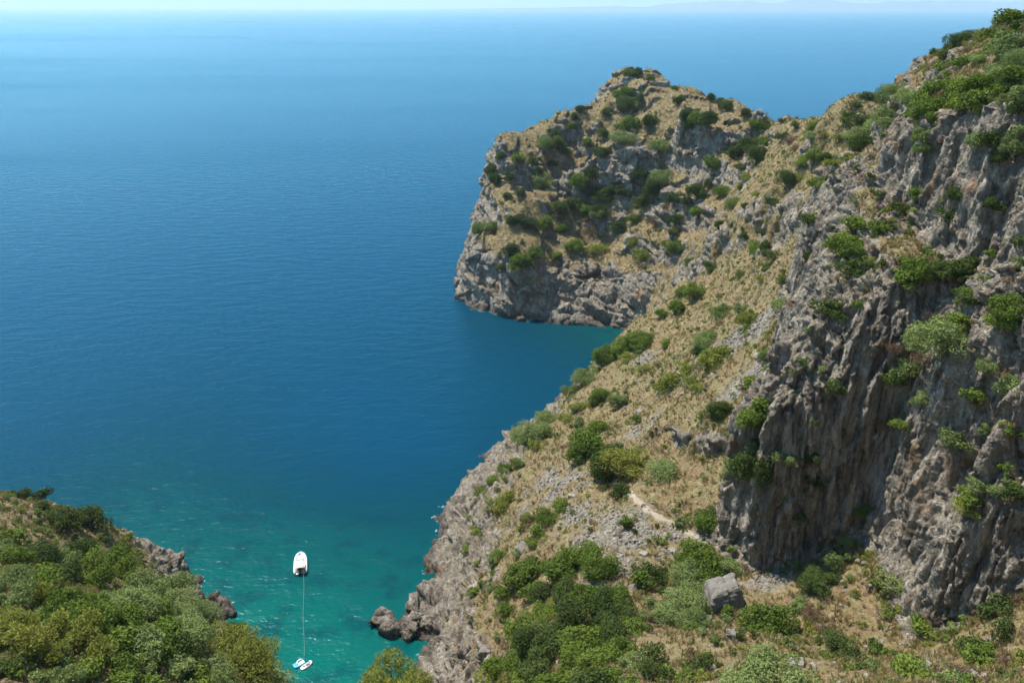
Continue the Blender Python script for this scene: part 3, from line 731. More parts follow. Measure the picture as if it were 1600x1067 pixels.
def trunk_mesh(r, seed, h=0.75, thick=0.07):
    g = random.Random(seed); bm = bmesh.new()
    tube(bm, [(0, 0, -0.35 * r), (g.uniform(-.05, .05) * r, 0, 0.12 * r), (g.uniform(-.1, .1) * r, g.uniform(-.1, .1) * r, h * 0.6 * r)], [thick * r * 1.3, thick * r, thick * r * .6])
    for k in range(4):
        a = k * 1.57 + g.uniform(-.5, .5)
        tube(bm, [(0, 0, 0.1 * r), (math.cos(a) * .2 * r, math.sin(a) * .2 * r, .32 * r), (math.cos(a) * .45 * r, math.sin(a) * .45 * r, h * g.uniform(.75, 1.0) * r)], [thick * r * .75, thick * r * .5, thick * r * .2], 5)
    return bm_mesh('trunk', bm, M_BARK)
PROTO = {}
for sp in 'MDOYBJP':
    for si, r in enumerate((0.9, 1.8, 3.0)):
        if sp == 'P' and si < 2: continue
        PROTO[sp, si] = [(crown_mesh(sp, r, 100 * si + 7 * v + ord(sp)), trunk_mesh(r, v + 9 * si + ord(sp), 1.0 if sp in 'JP' else .75)) for v in range(3 if si else 2)]
NOM = (0.9, 1.8, 3.0)
SPNAME = {'M': ('green_shrub', 'leafy green shrub', 'shrub'), 'D': ('dark_green_shrub', 'dark green evergreen shrub', 'shrub'), 'O': ('olive_grey_bush', 'grey-green olive-like bush', 'bush'),
          'Y': ('cushion_shrub', 'low yellow-green cushion shrub', 'shrub'), 'B': ('withered_shrub', 'withered brown shrub', 'shrub'), 'J': ('juniper_tree', 'yellowish juniper-like tree', 'tree'), 'P': ('pine_tree', 'bright yellow-green pine', 'tree')}
# survey sheets: origin and scale of the sheet, then plant position, width and kind
SHEETS = [
 (680, 80, 2.32, """710 70 60 D,735 68 35 D,780 95 22 M,670 150 70 M,705 135 50 M,738 172 36 M,690 190 70 D,620 215 45 D,530 215 35 D,500 235 32 D,495 270 40 M,435 295 40 D,395 325 65 O,440 330 60 D,560 320 45 M,610 290 45 D,600 355 50 D,700 255 80 M,770 250 45 D,690 292 75 O,790 238 45 M,805 325 60 O,905 232 50 D,915 262 40 M,865 132 20 M,880 175 40 D,
 240 375 40 D,300 380 50 M,205 425 60 D,220 462 50 D,268 448 40 D,350 402 40 D,375 428 50 M,390 465 70 O,310 505 45 D,470 362 40 M,415 392 35 D,265 522 35 D,
 200 615 80 O,158 642 50 M,280 600 80 D,350 610 90 D,402 612 60 M,450 562 60 D,492 545 70 D,520 470 70 M,548 502 50 D,562 440 50 D,550 562 60 M,582 584 50 O,610 510 80 D,652 490 60 D,682 498 50 D,615 562 55 D,655 630 60 D,720 602 45 M,745 440 60 D,822 430 100 O,788 482 90 D,750 530 65 D,870 520 65 D,910 545 45 D,870 600 45 D,855 652 30 D,460 640 40 M,505 690 70 M,435 725 50 M,585 705 80 Y,310 750 75 M,285 778 40 Y,345 700 60 M,268 715 50 D,240 770 45 D,720 682 50 Y,745 730 70 Y,870 690 60 M,862 718 40 Y,895 862 50 M,880 925 50 M,825 945 45 M,735 1030 100 M,420 520 35 B,560 650 50 B,540 602 40 B,680 210 40 B,640 190 35 B,800 620 50 B,830 560 40 B"""),
 (1000, 80, 2.32, """260 165 35 D,285 180 30 D,312 200 45 D,200 228 80 M,242 240 60 D,385 222 40 D,410 258 50 M,455 260 70 M,505 256 24 D,522 248 18 D,562 262 40 D,620 270 60 M,450 310 60 M,400 330 80 D,350 340 80 D,420 370 70 D,330 372 40 M,515 300 50 D,560 352 45 B,540 322 60 B,622 302 45 O,655 312 35 B,720 312 50 Y,705 290 40 Y,740 238 40 M,675 385 60 D,640 380 60 M,590 390 60 M,702 402 60 Y,570 402 40 Y,535 460 65 D,582 450 60 Y,260 400 60 M,290 500 60 M,250 472 40 D,370 420 35 D,372 482 45 M,402 440 60 Y,425 515 40 Y,335 545 60 O,380 560 25 D,205 500 70 D,210 566 60 M,485 500 40 D,505 550 45 D,290 625 40 D,650 460 60 M,668 482 55 O,690 450 40 D,385 665 35 D,445 650 30 D,418 722 70 M,452 700 60 D,485 732 60 D,610 612 50 D,622 590 50 M,600 740 40 D,455 782 35 D,360 802 45 D,500 822 65 D,515 897 75 O,440 822 40 Y,255 770 60 D,185 760 50 M,195 857 85 M,130 922 55 M,80 945 40 D,130 702 50 M,100 690 40 Y,300 876 22 D,305 937 75 O,365 925 50 O,400 970 70 Y,240 1030 80 O,90 1050 40 M,20 1030 60 M"""),
 (1200, 0, 2.32, """890 45 90 M,850 62 80 M,815 72 60 M,780 88 50 Y,740 88 50 D,905 92 50 D,920 20 60 M,685 145 90 D,640 152 70 D,702 125 50 O,600 167 40 D,565 172 25 D,610 202 50 D,810 150 70 O,852 132 50 O,435 245 70 D,400 292 50 D,385 322 40 D,345 337 45 D,318 378 35 D,290 420 30 D,
 440 342 90 O,502 330 90 O,420 402 100 O,370 472 110 O,350 520 80 D,395 440 80 O,610 302 90 M,660 290 90 M,702 322 110 M,620 362 110 M,740 272 100 M,790 302 110 M,690 362 90 M,578 392 70 M,548 402 60 M,842 252 110 O,902 222 110 O,880 302 90 D,820 342 80 D,905 332 60 O,895 287 30 B,880 332 50 B,780 392 60 Y,560 482 80 O,565 522 60 O,490 527 50 B,
 795 502 90 D,760 490 80 O,880 512 90 O,912 482 60 O,850 552 70 D,820 722 70 D,680 702 60 D,650 762 90 D,580 692 70 B,530 697 60 M,480 742 60 D,640 722 50 O,400 812 70 M,330 802 80 M,270 882 110 M,320 902 80 M,360 952 70 Y,300 962 90 D,412 832 50 O,545 962 130 M,520 1002 100 M,640 952 110 D,720 942 100 D,690 1002 70 B,480 932 50 D,710 1042 60 M,880 862 60 D,890 1002 60 B,760 335 100 M,850 312 100 M,905 262 100 M,650 340 90 M,560 365 80 M,470 300 90 O,520 362 80 O,455 440 80 O,340 440 70 D,310 480 60 O,840 185 80 O,900 160 90 O,760 205 70 O,700 215 70 M,640 240 70 M,730 360 90 M,860 120 70 M,905 380 90 D,600 420 60 M,545 460 60 M,510 400 60 M"""),
 (1100, 400, 1.6, """110 307 45 M,30 377 60 D,130 387 80 M,146 360 50 M,120 492 120 D,90 522 60 O,205 496 45 O,20 642 70 M,160 232 50 O,250 264 32 M,275 402 30 D,270 492 45 D,265 552 42 D,330 312 50 D,320 122 70 D,
 600 182 110 O,642 150 60 M,588 152 50 B,650 92 60 D,470 217 50 B,470 287 60 M,512 277 70 O,555 347 50 O,540 247 50 B,495 407 45 M,660 337 55 M,615 442 70 O,755 312 80 O,760 112 90 M,745 152 60 M,700 262 50 O,780 432 35 M,670 592 70 M,710 567 60 O,655 612 60 Y,772 562 60 D,400 627 40 M,360 687 50 O,340 752 60 O,470 797 60 O,310 802 50 D,275 802 80 D,235 792 40 B,560 912 70 M,540 892 40 M,465 887 30 M,
 155 892 110 M,50 877 40 M,335 967 85 D,392 1012 50 D,440 977 40 M,525 1022 100 M,490 1012 60 M,690 987 95 M,720 862 80 D,750 932 70 D,652 962 60 D,180 1032 150 O,100 1042 100 O,15 762 90 M,65 772 50 O,230 862 50 O,270 882 60 B,300 915 60 B,640 1035 60 B,760 1010 60 B,230 640 40 D,440 400 40 B,600 280 50 B"""),
 (800, 480, 2.54, """130 422 80 O,90 472 120 O,40 502 80 O,95 542 60 Y,20 612 60 M,290 262 90 O,235 322 60 O,380 172 100 M,440 142 100 M,510 122 90 M,340 192 60 M,460 192 60 Y,530 242 60 Y,350 332 90 M,320 362 60 M,275 392 60 Y,220 432 60 Y,430 367 60 O,500 432 45 M,775 117 100 O,740 162 60 D,820 182 110 Y,850 162 90 Y,780 217 90 Y,720 292 70 Y,700 242 80 Y,640 282 110 Y,600 312 70 Y,740 312 60 Y,940 282 60 O,820 392 80 D,760 422 40 D,960 422 90 D,990 382 50 M,930 442 50 O,
 300 512 150 M,260 562 100 M,340 462 90 M,380 592 150 D,450 602 150 J,360 642 100 D,590 622 100 O,430 722 80 D,260 452 50 O,190 772 70 M,140 822 90 M,110 872 70 M,80 922 60 M,60 832 50 Y,450 847 75 M,490 882 30 D,780 812 120 D,760 852 80 M,685 847 45 O,760 672 30 O,
 240 982 180 M,300 962 120 M,190 1022 130 M,60 1012 110 M,350 1022 120 M,730 952 130 M,700 982 110 M,790 1002 100 M,690 1042 120 O,860 1012 50 O,540 1042 100 D,200 542 60 B,570 302 30 B,735 227 40 B,60 857 40 B,130 500 40 B"""),
 (550, 700, 2.907, """660 130 90 M,690 82 60 M,590 192 60 Y,660 262 120 Y,710 222 90 Y,580 342 90 Y,570 382 70 M,530 452 60 M,640 492 80 O,690 462 50 M,560 642 65 M,630 622 60 O,
 790 532 150 M,750 582 100 D,820 622 100 M,960 652 170 D,880 642 110 D,1090 642 160 M,1200 652 150 M,1240 722 140 D,1130 722 170 D,1000 742 180 D,880 722 130 M,780 782 140 M,830 852 150 D,920 832 170 D,1050 832 180 M,1180 802 170 D,1270 792 110 M,700 942 130 M,640 992 130 Y,760 932 130 M,860 952 170 D,990 942 170 M,1110 922 170 M,1220 882 150 M,930 1042 180 M,1070 1032 170 D,780 1042 160 M,620 1052 130 Y,1170 1012 120 M,1250 962 100 O,690 642 80 M,700 712 90 M,
 1330 572 110 M,1380 562 70 D,1360 932 130 D,1370 1002 110 D,1500 662 170 O,1460 722 150 O,1560 622 150 O,1550 762 150 O,1570 952 120 D,1510 1022 90 M,1420 1012 80 M,1320 742 70 O,1250 1050 70 O"""),
 (0, 720, 3.074, """105 142 85 D,195 162 85 D,315 167 140 D,195 202 70 D,445 262 140 D,290 282 120 D,185 282 55 D,0 207 30 D,610 317 55 M,
 60 342 110 M,30 402 90 O,90 442 150 M,210 422 170 D,300 452 130 O,390 402 150 D,440 482 170 M,560 432 170 M,600 502 130 M,480 542 150 M,350 522 140 D,200 542 180 M,60 542 170 O,60 642 150 O,180 632 150 J,330 652 190 M,450 642 170 M,600 642 220 O,700 602 200 O,800 582 180 O,850 642 190 O,740 702 200 M,620 742 190 M,450 742 190 M,300 722 170 M,870 722 190 O,960 662 130 O,900 802 190 O,1010 742 130 O,780 802 190 M,700 862 180 O,560 832 160 M,420 822 160 J,250 802 190 J,100 762 190 J,40 822 180 J,120 882 200 J,280 902 160 J,20 962 120 D,430 962 150 M,600 952 150 M,500 902 140 J,740 1022 170 M,860 962 170 O,880 902 150 D,1150 902 260 J,1100 852 200 J,1200 832 160 J,1130 792 130 M,1020 982 190 O,1200 1002 200 O,1290 1012 170 O,1340 1042 100 J,1240 922 150 J,1050 1032 150 O,620 1032 150 M,330 1032 130 O,940 1032 140 M,1250 812 60 B,770 892 50 B,340 792 70 B"""),
]
MARKS = [  # picture places that people would name
 (985,112,'on the headland summit'), (970,175,'on the slope just below the headland summit'), (905,195,'on the stepped crest left of the headland summit'), (845,225,'along the headland crest above the sea'), (775,260,'at the top of the headland tip'),
 (800,290,'on the rocks behind the headland tip'), (765,350,'on the ledge above the sheer headland tip'), (825,345,'in the thicket on the headland ledge'), (885,325,'in the gully under the headland crags'), (945,300,'below the grey headland crags'), (1020,270,'beside the square crag of the headland'),
 (810,400,'above the striped sea cliff of the headland'), (890,380,'on the dry ledge over the sea cliff'), (960,345,'on the dry headland slope'), (1060,330,'on the headland slope above the cove'), (1075,180,'on the headland ridge above the square crag'), (1120,170,'on the knoll of the ridge'),
 (1165,215,'in the dark thicket under the ridge'), (1215,190,'on the saddle skyline'), (1265,205,'on the dry upper saddle'), (1280,250,'on the green patch below the saddle'), (1230,290,'on the slope beside the narrow grassy ramp'), (1150,280,'on the stony slope below the ridge'), (1210,310,'on top of the middle outcrop'),
 (1120,380,'beside the middle outcrop'), (1195,385,'under the middle outcrop'), (1080,450,'above the cove corner'), (1215,450,'beside the top of the cliff edge'), (1140,480,'above the pale gravel chute'), (1100,530,'beside the pale gravel chute'), (1060,590,'along the gravel streak on the slope'),
 (1000,530,'on the slope edge over the cove'), (900,590,'on the slope edge over deep water'), (840,660,'leaning over the water at the slope edge'), (950,620,'on the middle of the dry slope'), (1110,630,'on the dry slope beside the cliff foot'), (1175,640,'against the left edge of the cliff'), (1160,710,'at the lower left corner of the cliff'),
 (920,690,'in the tree clump on the dry slope'), (960,720,'at the upper end of the trail'), (1030,725,'right of the tree clump'), (800,720,'on the grass above the white shore rocks'), (770,800,'on the green strip above the shore rocks'), (860,800,'in the row of bushes on the scree'), (975,815,'on the scree below the trail'),
 (1105,805,'at the bend of the trail under the cliff'), (1090,865,'at the lower end of the trail'), (740,910,'on the bare shore rocks'), (820,900,'at the top of the big thicket'), (900,900,'in the upper part of the big thicket'), (950,960,'in the middle of the big thicket'), (830,1000,'at the lower shoreward side of the big thicket'), (900,1045,'at the bottom of the big thicket'),
 (1020,900,'on the dry patch beside the big thicket'), (1070,940,'beside the big square boulder'), (1025,1030,'below the big square boulder'), (1195,955,'on the dry slope right of the square boulder'), (1180,1045,'at the foot of the dry slope below the boulder'), (1310,1010,'alone on the dry bank under the cliff'), (1430,1035,'at the foot of the lit cliff rib'),
 (1540,1000,'in the shade under the last cliff face'), (1300,890,'at the base of the dark cliff face'), (1330,350,'on the cliff shoulder'), (1360,390,'on the ledge at the top of the fluted face'), (1430,420,'on the long ledge across the cliff'), (1490,430,'in the shadowed recess of the cliff ledge'), (1480,310,'on the upper cliff face'),
 (1360,200,'on the steep ridge beside the sea view'), (1400,150,'on the grey-green ridge side'), (1470,150,'in the green belt above the upper cliff'), (1540,130,'in the leafy belt over the cliff top'), (1480,60,'on the rocky skyline crest'), (1570,25,'on the topmost wooded skyline'), (1545,220,'hanging on the upper cliff wall'), (1440,240,'at the left end of the upper cliff'),
 (1475,520,'on the dry ledge in mid cliff'), (1560,500,'on the sunny shelf at the cliff'), (1420,600,'above the lit cliff rib'), (1520,610,'on the shelf over the lit cliff rib'), (1400,640,'on the lit cliff rib'), (1520,765,'half way up the sharp cliff rib'), (1340,800,'in the gully of the cliff'), (1290,620,'on the dark fluted cliff face'), (1480,900,'low on the lit cliff rib'),
 (60,770,'on the dry grass at the near left point'), (110,810,'on the grassy brow of the near wood'), (195,825,'above the rocks of the near left point'), (30,870,'at the upper left edge of the near wood'), (110,880,'in the upper part of the near wood'), (190,870,'in the near wood behind the shore rocks'), (30,960,'low in the near wood at the picture edge'), (100,950,'in the middle of the near wood'),
 (190,950,'in the heart of the near wood'), (260,930,'on the crest of the near wood'), (310,970,'where the near wood meets the water'), (370,1000,'on the waterside rim of the near wood'), (430,1045,'at the tip of the near wood by the floats'), (250,1010,'in the lower part of the near wood'), (150,1030,'at the bottom of the near wood'), (330,1050,'near the bottom rim of the near wood')]
ORD = ['first', 'second', 'third', 'fourth', 'fifth', 'sixth', 'seventh', 'eighth', 'ninth', 'tenth', 'eleventh', 'twelfth', 'thirteenth', 'fourteenth']
plants = []
for x0, y0, k, txt in SHEETS:
    for e in txt.replace('\n', ' ').split(','):
        a = e.split(); cx, cy, w = float(a[0]), float(a[1]), float(a[2])
        plants.append((x0 + cx / k, y0 + cy / k, w / k, a[3]))
print(len(plants), 'plants', round(time.time() - T0, 1), 's')
def clone(me, name, parent):
    o = bpy.data.objects.new(name, me); COL.objects.link(o); o.parent = parent; return o
from mathutils.kdtree import KDTree
_sel = np.nonzero(rock > 0.25)[0]
KD = KDTree(len(_sel))
for _i, _c in zip(_sel.tolist(), co2[_sel].tolist()): KD.insert(_c, _i)
KD.balance()
def put_plant(px, py, w, sp, rmax=4.6):
    q = {'Y': 0.22, 'B': 0.28}.get(sp, 0.40)
    p = hit(px, min(py + q * w, 1120))
    if p is None: p = hit(px, min(py + 1.0 * w, 1120))
    if p is None or p[2] < 0.6: p = hit(px, min(py + 1.0 * w, 1120))
    if p is None or p[2] < 0.6: return None
    dist = p[1] * CP + (CAM_Z - p[2]) * SP
    r = min(0.5 * w * dist / FPX * 1.33, rmax)
    si = 0 if r < 1.2 else (1 if r < 2.3 or sp in 'BY' else 2)
    if sp == 'P': si = 2
    cm, tm_ = rnd.choice(PROTO[sp, si])
    e = bpy.data.objects.new(SPNAME[sp][0], None); COL.objects.link(e); e.empty_display_size = 0.3
    q_ = KD.find(p)
    if q_[2] is not None and q_[2] < 3.0 and bil(slope_g, p[0], p[1]) > .9: p = tuple(q_[0])
    sl_ = min(1.0, max(0.0, bil(slope_g, p[0], p[1]) - .9) / 1.2); dh = math.hypot(p[0], p[1])
    e.location = (p[0] - p[0] / dh * .35 * r * sl_, p[1] - p[1] / dh * .35 * r * sl_, p[2] - 0.06 * r); e.rotation_euler = (rnd.uniform(-.08, .08), rnd.uniform(-.08, .08), rnd.uniform(0, 6.28))
    sc_ = r / NOM[si]; e.scale = (sc_ * rnd.uniform(.85, 1.3), sc_ * rnd.uniform(.72, 1.05), sc_ * rnd.uniform(.7, 1.1))
    clone(cm, 'crown', e); clone(tm_, 'trunk', e)
    return e, p, r
groups = {}; skirts = []
for px, py, w, sp in plants:
    got = put_plant(px, py, w, sp)
    if got is None: continue
    mk = min(MARKS, key=lambda m_: (m_[0] - px) ** 2 + (m_[1] - py) ** 2)[2]
    if got[2] > .8:
        for _ in range(rnd.randint(1, 4)):
            a_ = rnd.uniform(0, 6.28); q_ = got[2] * rnd.uniform(.7, 1.5); X_, Y_ = got[1][0] + q_ * math.cos(a_), got[1][1] + q_ * math.sin(a_); Z_ = bil(H, X_, Y_)
            if abs(Z_ - got[1][2]) < 1.5 * q_ and Z_ > 1: skirts.append((X_, Y_, Z_))
    groups.setdefault((mk, sp), []).append((px, py, w, got[0]))
for (mk, sp), L_ in groups.items():
    L_.sort(key=lambda a: a[0]); nm_, ds, ct = SPNAME[sp]; n_ = len(L_)
    ws = [a[2] for a in L_]
    for i_, (px, py, w, e) in enumerate(L_):
        if n_ == 1: lb = f'{ds} {mk}'
        elif n_ == 2 and max(ws) > 1.35 * min(ws): lb = f"{'bigger' if w == max(ws) else 'smaller'} {ds} {mk}"
        else: lb = f'{ds} {mk}, {ORD[i_]} from left'
        tag(e, lb, ct, {'shrub': 'shrubs on the slopes and cliffs', 'bush': 'grey-green bushes on the slopes', 'tree': 'juniper-like trees of the near wood'}[ct])
# pine in front of the cove
for px, py, w, lb in [(612, 1052, 120, 'bright yellow-green pine crown rising in front of the cove mouth')]:
    t_ = 84.0; d_ = ray(px, 1070); bx, by = d_[0] * t_, d_[1] * t_
    gz = bil(H, bx, by); top = CAM_Z + ray(px, 1004)[2] * t_
    e = bpy.data.objects.new('pine_tree', None); COL.objects.link(e); e.location = (bx, by, gz - .2)
    r = 4.3; cm, tm_ = PROTO['P', 2][0]
    c_ = clone(cm, 'crown', e); zc = (top - gz) - 1.72 * r
    c_.scale = (r / 3,) * 3; c_.location = (0, 0, max(zc, 0.6))
    bm = bmesh.new(); hh_ = max(zc, .6) + r * 1.3
    tube(bm, [(0, 0, -.6), (.15, 0, hh_ * .4), (.1, .1, hh_ * .75), (0, 0, hh_)], [.32, .26, .18, .06], 8)
    for k in range(7):
        a = k * 2.4; zz = max(zc, .6) + k * .42
        tube(bm, [(0, 0, zz), (math.cos(a) * 1.2, math.sin(a) * 1.2, zz + .5), (math.cos(a) * 2.0, math.sin(a) * 2.0, zz + 1.1)], [.1, .07, .03], 5)
    link('trunk', bm_mesh('trunk', bm, M_BARK), None, e)
    tag(e, lb, 'pine')
print('plants', round(time.time() - T0, 1), 's')

# ================================================================== LOOSE ROCK
def rock_material(name, c0, c1):
    m, nt = new_mat(name); N = NT(nt)
    pos = N.n('ShaderNodeNewGeometry').outputs['Position']; rn = N.n('ShaderNodeObjectInfo').outputs['Random']
    n1_ = N.noise(pos, 1.4, 4, .65)
    c = N.mix(0.7, N.ramp(rn, [(0, c0), (1, c1)]), N.ramp(n1_, [(.3, .6), (.7, 1.2)]), 'MULTIPLY')
    N.out(N.pbsdf(c, .9, .15, N.bump(N.noise(pos, 3.5, 4, .65), .7, .2)).outputs[0]); return m
M_STONE = rock_material('pale_stone', (0.20, 0.178, 0.148), (0.35, 0.31, 0.255))
M_BOULDER = rock_material('grey_boulder', (0.17, 0.155, 0.13), (0.24, 0.215, 0.18))
def stone_mesh(name, seed, cuts=8, sub=1, flat=0.7, mat=None):
    g = random.Random(seed); bm = bmesh.new(); bmesh.ops.create_icosphere(bm, subdivisions=sub, radius=1.0)
    for k in range(cuts):
        n_ = Vector((g.gauss(0, 1), g.gauss(0, 1), g.gauss(0, 1))).normalized(); d_ = g.uniform(.45, .85)
        for v in bm.verts:
            q = v.co.dot(n_) - d_
            if q > 0: v.co -= n_ * q
    for v in bm.verts: v.co.z *= flat
    return bm_mesh(name, bm, mat)
def slab_block(name, sx_, sy_, sz_, seed, mat):
    """blocky jointed boulder with chamfered edges and a crack"""
    g = random.Random(seed); bm = bmesh.new(); bmesh.ops.create_cube(bm, size=2.0)
    bmesh.ops.subdivide_edges(bm, edges=bm.edges[:], cuts=9, use_grid_fill=True)
    for v in bm.verts:
        c = v.co.copy(); c /= max(1.0, (abs(c.x) ** 9 + abs(c.y) ** 9 + abs(c.z) ** 9) ** (1 / 9))
        nv = float(fbm(np.float32(c.x * 1.3 + seed), np.float32(c.y * 1.3), np.float32(c.z * 1.3), 3))
        st = round(nv * 5) / 5 * .09 + nv * .05
        crack_ = -.14 * math.exp(-((c.x - .1 - .15 * c.z) / .07) ** 2)
        lean = .10 * c.z
        c = c * (1 + st + crack_)
        v.co = Vector((c.x * sx_ * (1 - .14 * c.z) + .12 * sx_ * c.y, c.y * sy_ * (1 - .16 * c.z), c.z * sz_ + lean * c.x * sz_))
    return bm_mesh(name, bm, mat)
BOULD = [(1129, 925, 56, 'big square cracked boulder with a sunlit flat top', 1), (816, 851, 22, 'pale boulder lying in the grass above the shore rocks', 0), (1222, 520, 14, 'small boulder at the head of the gravel chute', 0), (1105, 962, 17, 'grey rock just below the big square boulder', 0), (1140, 985, 20, 'jointed rock on the bank below the square boulder', 0),
         (1245, 1030, 24, 'low grey rock on the dry bank by the round shrub', 0), (760, 1010, 22, 'pale boulder at the rim of the big thicket', 0), (893, 772, 12, 'small pale stone block on the upper scree', 0),
         (1006, 862, 14, 'stone block on the scree under the trail', 0), (1050, 857, 12, 'small stone block beside the trail', 0), (880, 890, 14, 'pale block where scree meets the big thicket', 0), (1000, 640, 12, 'small boulder on the middle of the dry slope', 0), (1185, 552, 12, 'small boulder right of the gravel chute', 0),
         (1520, 1050, 22, 'pale boulder at the foot of the sharp cliff rib', 0), (1560, 1040, 14, 'small pale stone in the dry grass under the cliff', 0), (984, 122, 22, 'flat rock slab under the summit bush of the headland', 0), (1035, 128, 20, 'dark rock on the headland skyline right of the summit', 0)]
for i_, (px, py, w, lb, big) in enumerate(BOULD):
    p = hit(px, py + .3 * w)
    if p is None: continue
    r = .5 * w * (p[1] * CP + (CAM_Z - p[2]) * SP) / FPX
    me = slab_block('boulder', r, r * .85, r * (1.0 if big else .62), 3 + i_, M_BOULDER if big or i_ in (3, 4, 16) else M_STONE)
    o = link('boulder', me); o.location = (p[0], p[1], p[2] + (.38 * r if big else .02 * r)); o.rotation_euler = (rnd.uniform(-.15, .15), rnd.uniform(-.1, .1), .25 if big else rnd.uniform(0, 6.28))
    tag(o, lb, 'boulder', 'loose boulders')

# ================================================================== SCATTERED GROUND COVER (stuff)
def scatter(name, pts, scl, rots, protos, label, cat):
    me = bpy.data.meshes.new(name); me.vertices.add(len(pts)); me.vertices.foreach_set('co', np.asarray(pts, np.float32).ravel())
    a = me.attributes.new('scl', 'FLOAT', 'POINT'); a.data.foreach_set('value', np.asarray(scl, np.float32))
    a = me.attributes.new('rot', 'FLOAT_VECTOR', 'POINT'); a.data.foreach_set('vector', np.asarray(rots, np.float32).ravel())
    o = bpy.data.objects.new(name, me); COL.objects.link(o)
    ng = bpy.data.node_groups.new(name, 'GeometryNodeTree')
    ng.interface.new_socket('Geometry', in_out='INPUT', socket_type='NodeSocketGeometry'); ng.interface.new_socket('Geometry', in_out='OUTPUT', socket_type='NodeSocketGeometry')
    gi = ng.nodes.new('NodeGroupInput'); go = ng.nodes.new('NodeGroupOutput'); iop = ng.nodes.new('GeometryNodeInstanceOnPoints'); jn = ng.nodes.new('GeometryNodeJoinGeometry')
    for pm in protos:
        po = bpy.data.objects.new(pm.name + '_piece', pm)
        oi = ng.nodes.new('GeometryNodeObjectInfo'); oi.inputs['Object'].default_value = po; oi.inputs['As Instance'].default_value = True
        ng.links.new(oi.outputs['Geometry'], jn.inputs[0])
    for nm_, dt, sock in (('scl', 'FLOAT', 'Scale'), ('rot', 'FLOAT_VECTOR', 'Rotation')):
        na = ng.nodes.new('GeometryNodeInputNamedAttribute'); na.data_type = dt; na.inputs['Name'].default_value = nm_
        ng.links.new([k for k in na.outputs if k.enabled][0], iop.inputs[sock])
    iop.inputs['Pick Instance'].default_value = True
    ng.links.new(gi.outputs[0], iop.inputs['Points']); ng.links.new(jn.outputs[0], iop.inputs['Instance']); ng.links.new(iop.outputs[0], go.inputs[0])
    o.modifiers.new('scatter', 'NODES').node_group = ng
    tag(o, label, cat, kind='stuff'); return o
def tuft_mesh(seed, h, spread, nb, wd, mat):
    g = np.random.default_rng(seed); V = []; F = []
    for k in range(nb):
        a = g.uniform(0, 6.28); q = g.uniform(0, .35) * spread; lean = g.uniform(.1, .9) * spread; hh_ = h * g.uniform(.6, 1.15); b = a + 1.57
        c = np.array([math.cos(a) * q, math.sin(a) * q, -.08]); dv = np.array([math.cos(b) * wd, math.sin(b) * wd, 0]); m_ = c + np.array([math.cos(a) * lean * .4, math.sin(a) * lean * .4, hh_ * .65]); tp = c + np.array([math.cos(a) * lean, math.sin(a) * lean, hh_])
        i0 = len(V); V += [c - dv, c + dv, m_ + dv * .8, m_ - dv * .8, tp + dv * .1, tp - dv * .1]; F += [(i0, i0+1, i0+2, i0+3), (i0+3, i0+2, i0+4, i0+5)]
    me = mesh_from('tuft', np.array(V), np.array(F)); a = me.attributes.new('tone', 'FLOAT', 'POINT'); a.data.foreach_set('value', np.repeat(g.uniform(0, 1, nb), 6).astype(np.float32))
    me.materials.append(mat); return me
G_STRAW = leaf_material('dry_grass_blade', [(0.225, 0.15, 0.075), (0.325, 0.245, 0.115), (0.42, 0.335, 0.165)], 0.25)
G_GREEN = leaf_material('green_grass_blade', [(0.13, 0.14, 0.035), (0.19, 0.20, 0.05), (0.27, 0.25, 0.08)], 0.3)
gen = np.random.default_rng(5)
cz = co2[:, 2]
open_ = (1 - rock) * (1 - np.clip(scree * 1.1, 0, .85)) * (1 - ontrail) * (cz > 1.5)
sd_pix = np.hypot(x, y)
clump = sstep(-0.35, 0.45, fbm(x / 3 + 11, y / 3, z / 3, 2))
def pick(weight, n_):
    w_ = np.maximum(weight, 0); return gen.choice(len(x), n_, p=w_ / w_.sum())
def spread_on(ids, jit=.25):
    p = co2[ids].copy(); p[:, :2] += gen.uniform(-jit, jit, (len(ids), 2)); return p
near = np.clip(130 / np.maximum(sd_pix, 45), .35, 2.2)
ids = pick(open_ * near * (0.25 + clump) * (1 - .6 * green), 42000)
rt = np.stack([gen.uniform(-.2, .2, len(ids)), gen.uniform(-.2, .2, len(ids)), gen.uniform(0, 6.28, len(ids))], 1)
scatter('dry_grass', spread_on(ids), gen.uniform(.55, 1.35, len(ids)), rt, [tuft_mesh(k, .55, .38, 9, .035, G_STRAW) for k in range(4)], 'dry straw coloured grass tufts all over the slopes', 'grass')
ids = pick(open_ * near * clump * (.08 + green), 15000)
rt = np.stack([gen.uniform(-.2, .2, len(ids)), gen.uniform(-.2, .2, len(ids)), gen.uniform(0, 6.28, len(ids))], 1)
scatter('green_grass', spread_on(ids), gen.uniform(.6, 1.3, len(ids)), rt, [tuft_mesh(20 + k, .5, .42, 10, .04, G_GREEN) for k in range(3)], 'patches of green grass and herbs on the slopes', 'grass')
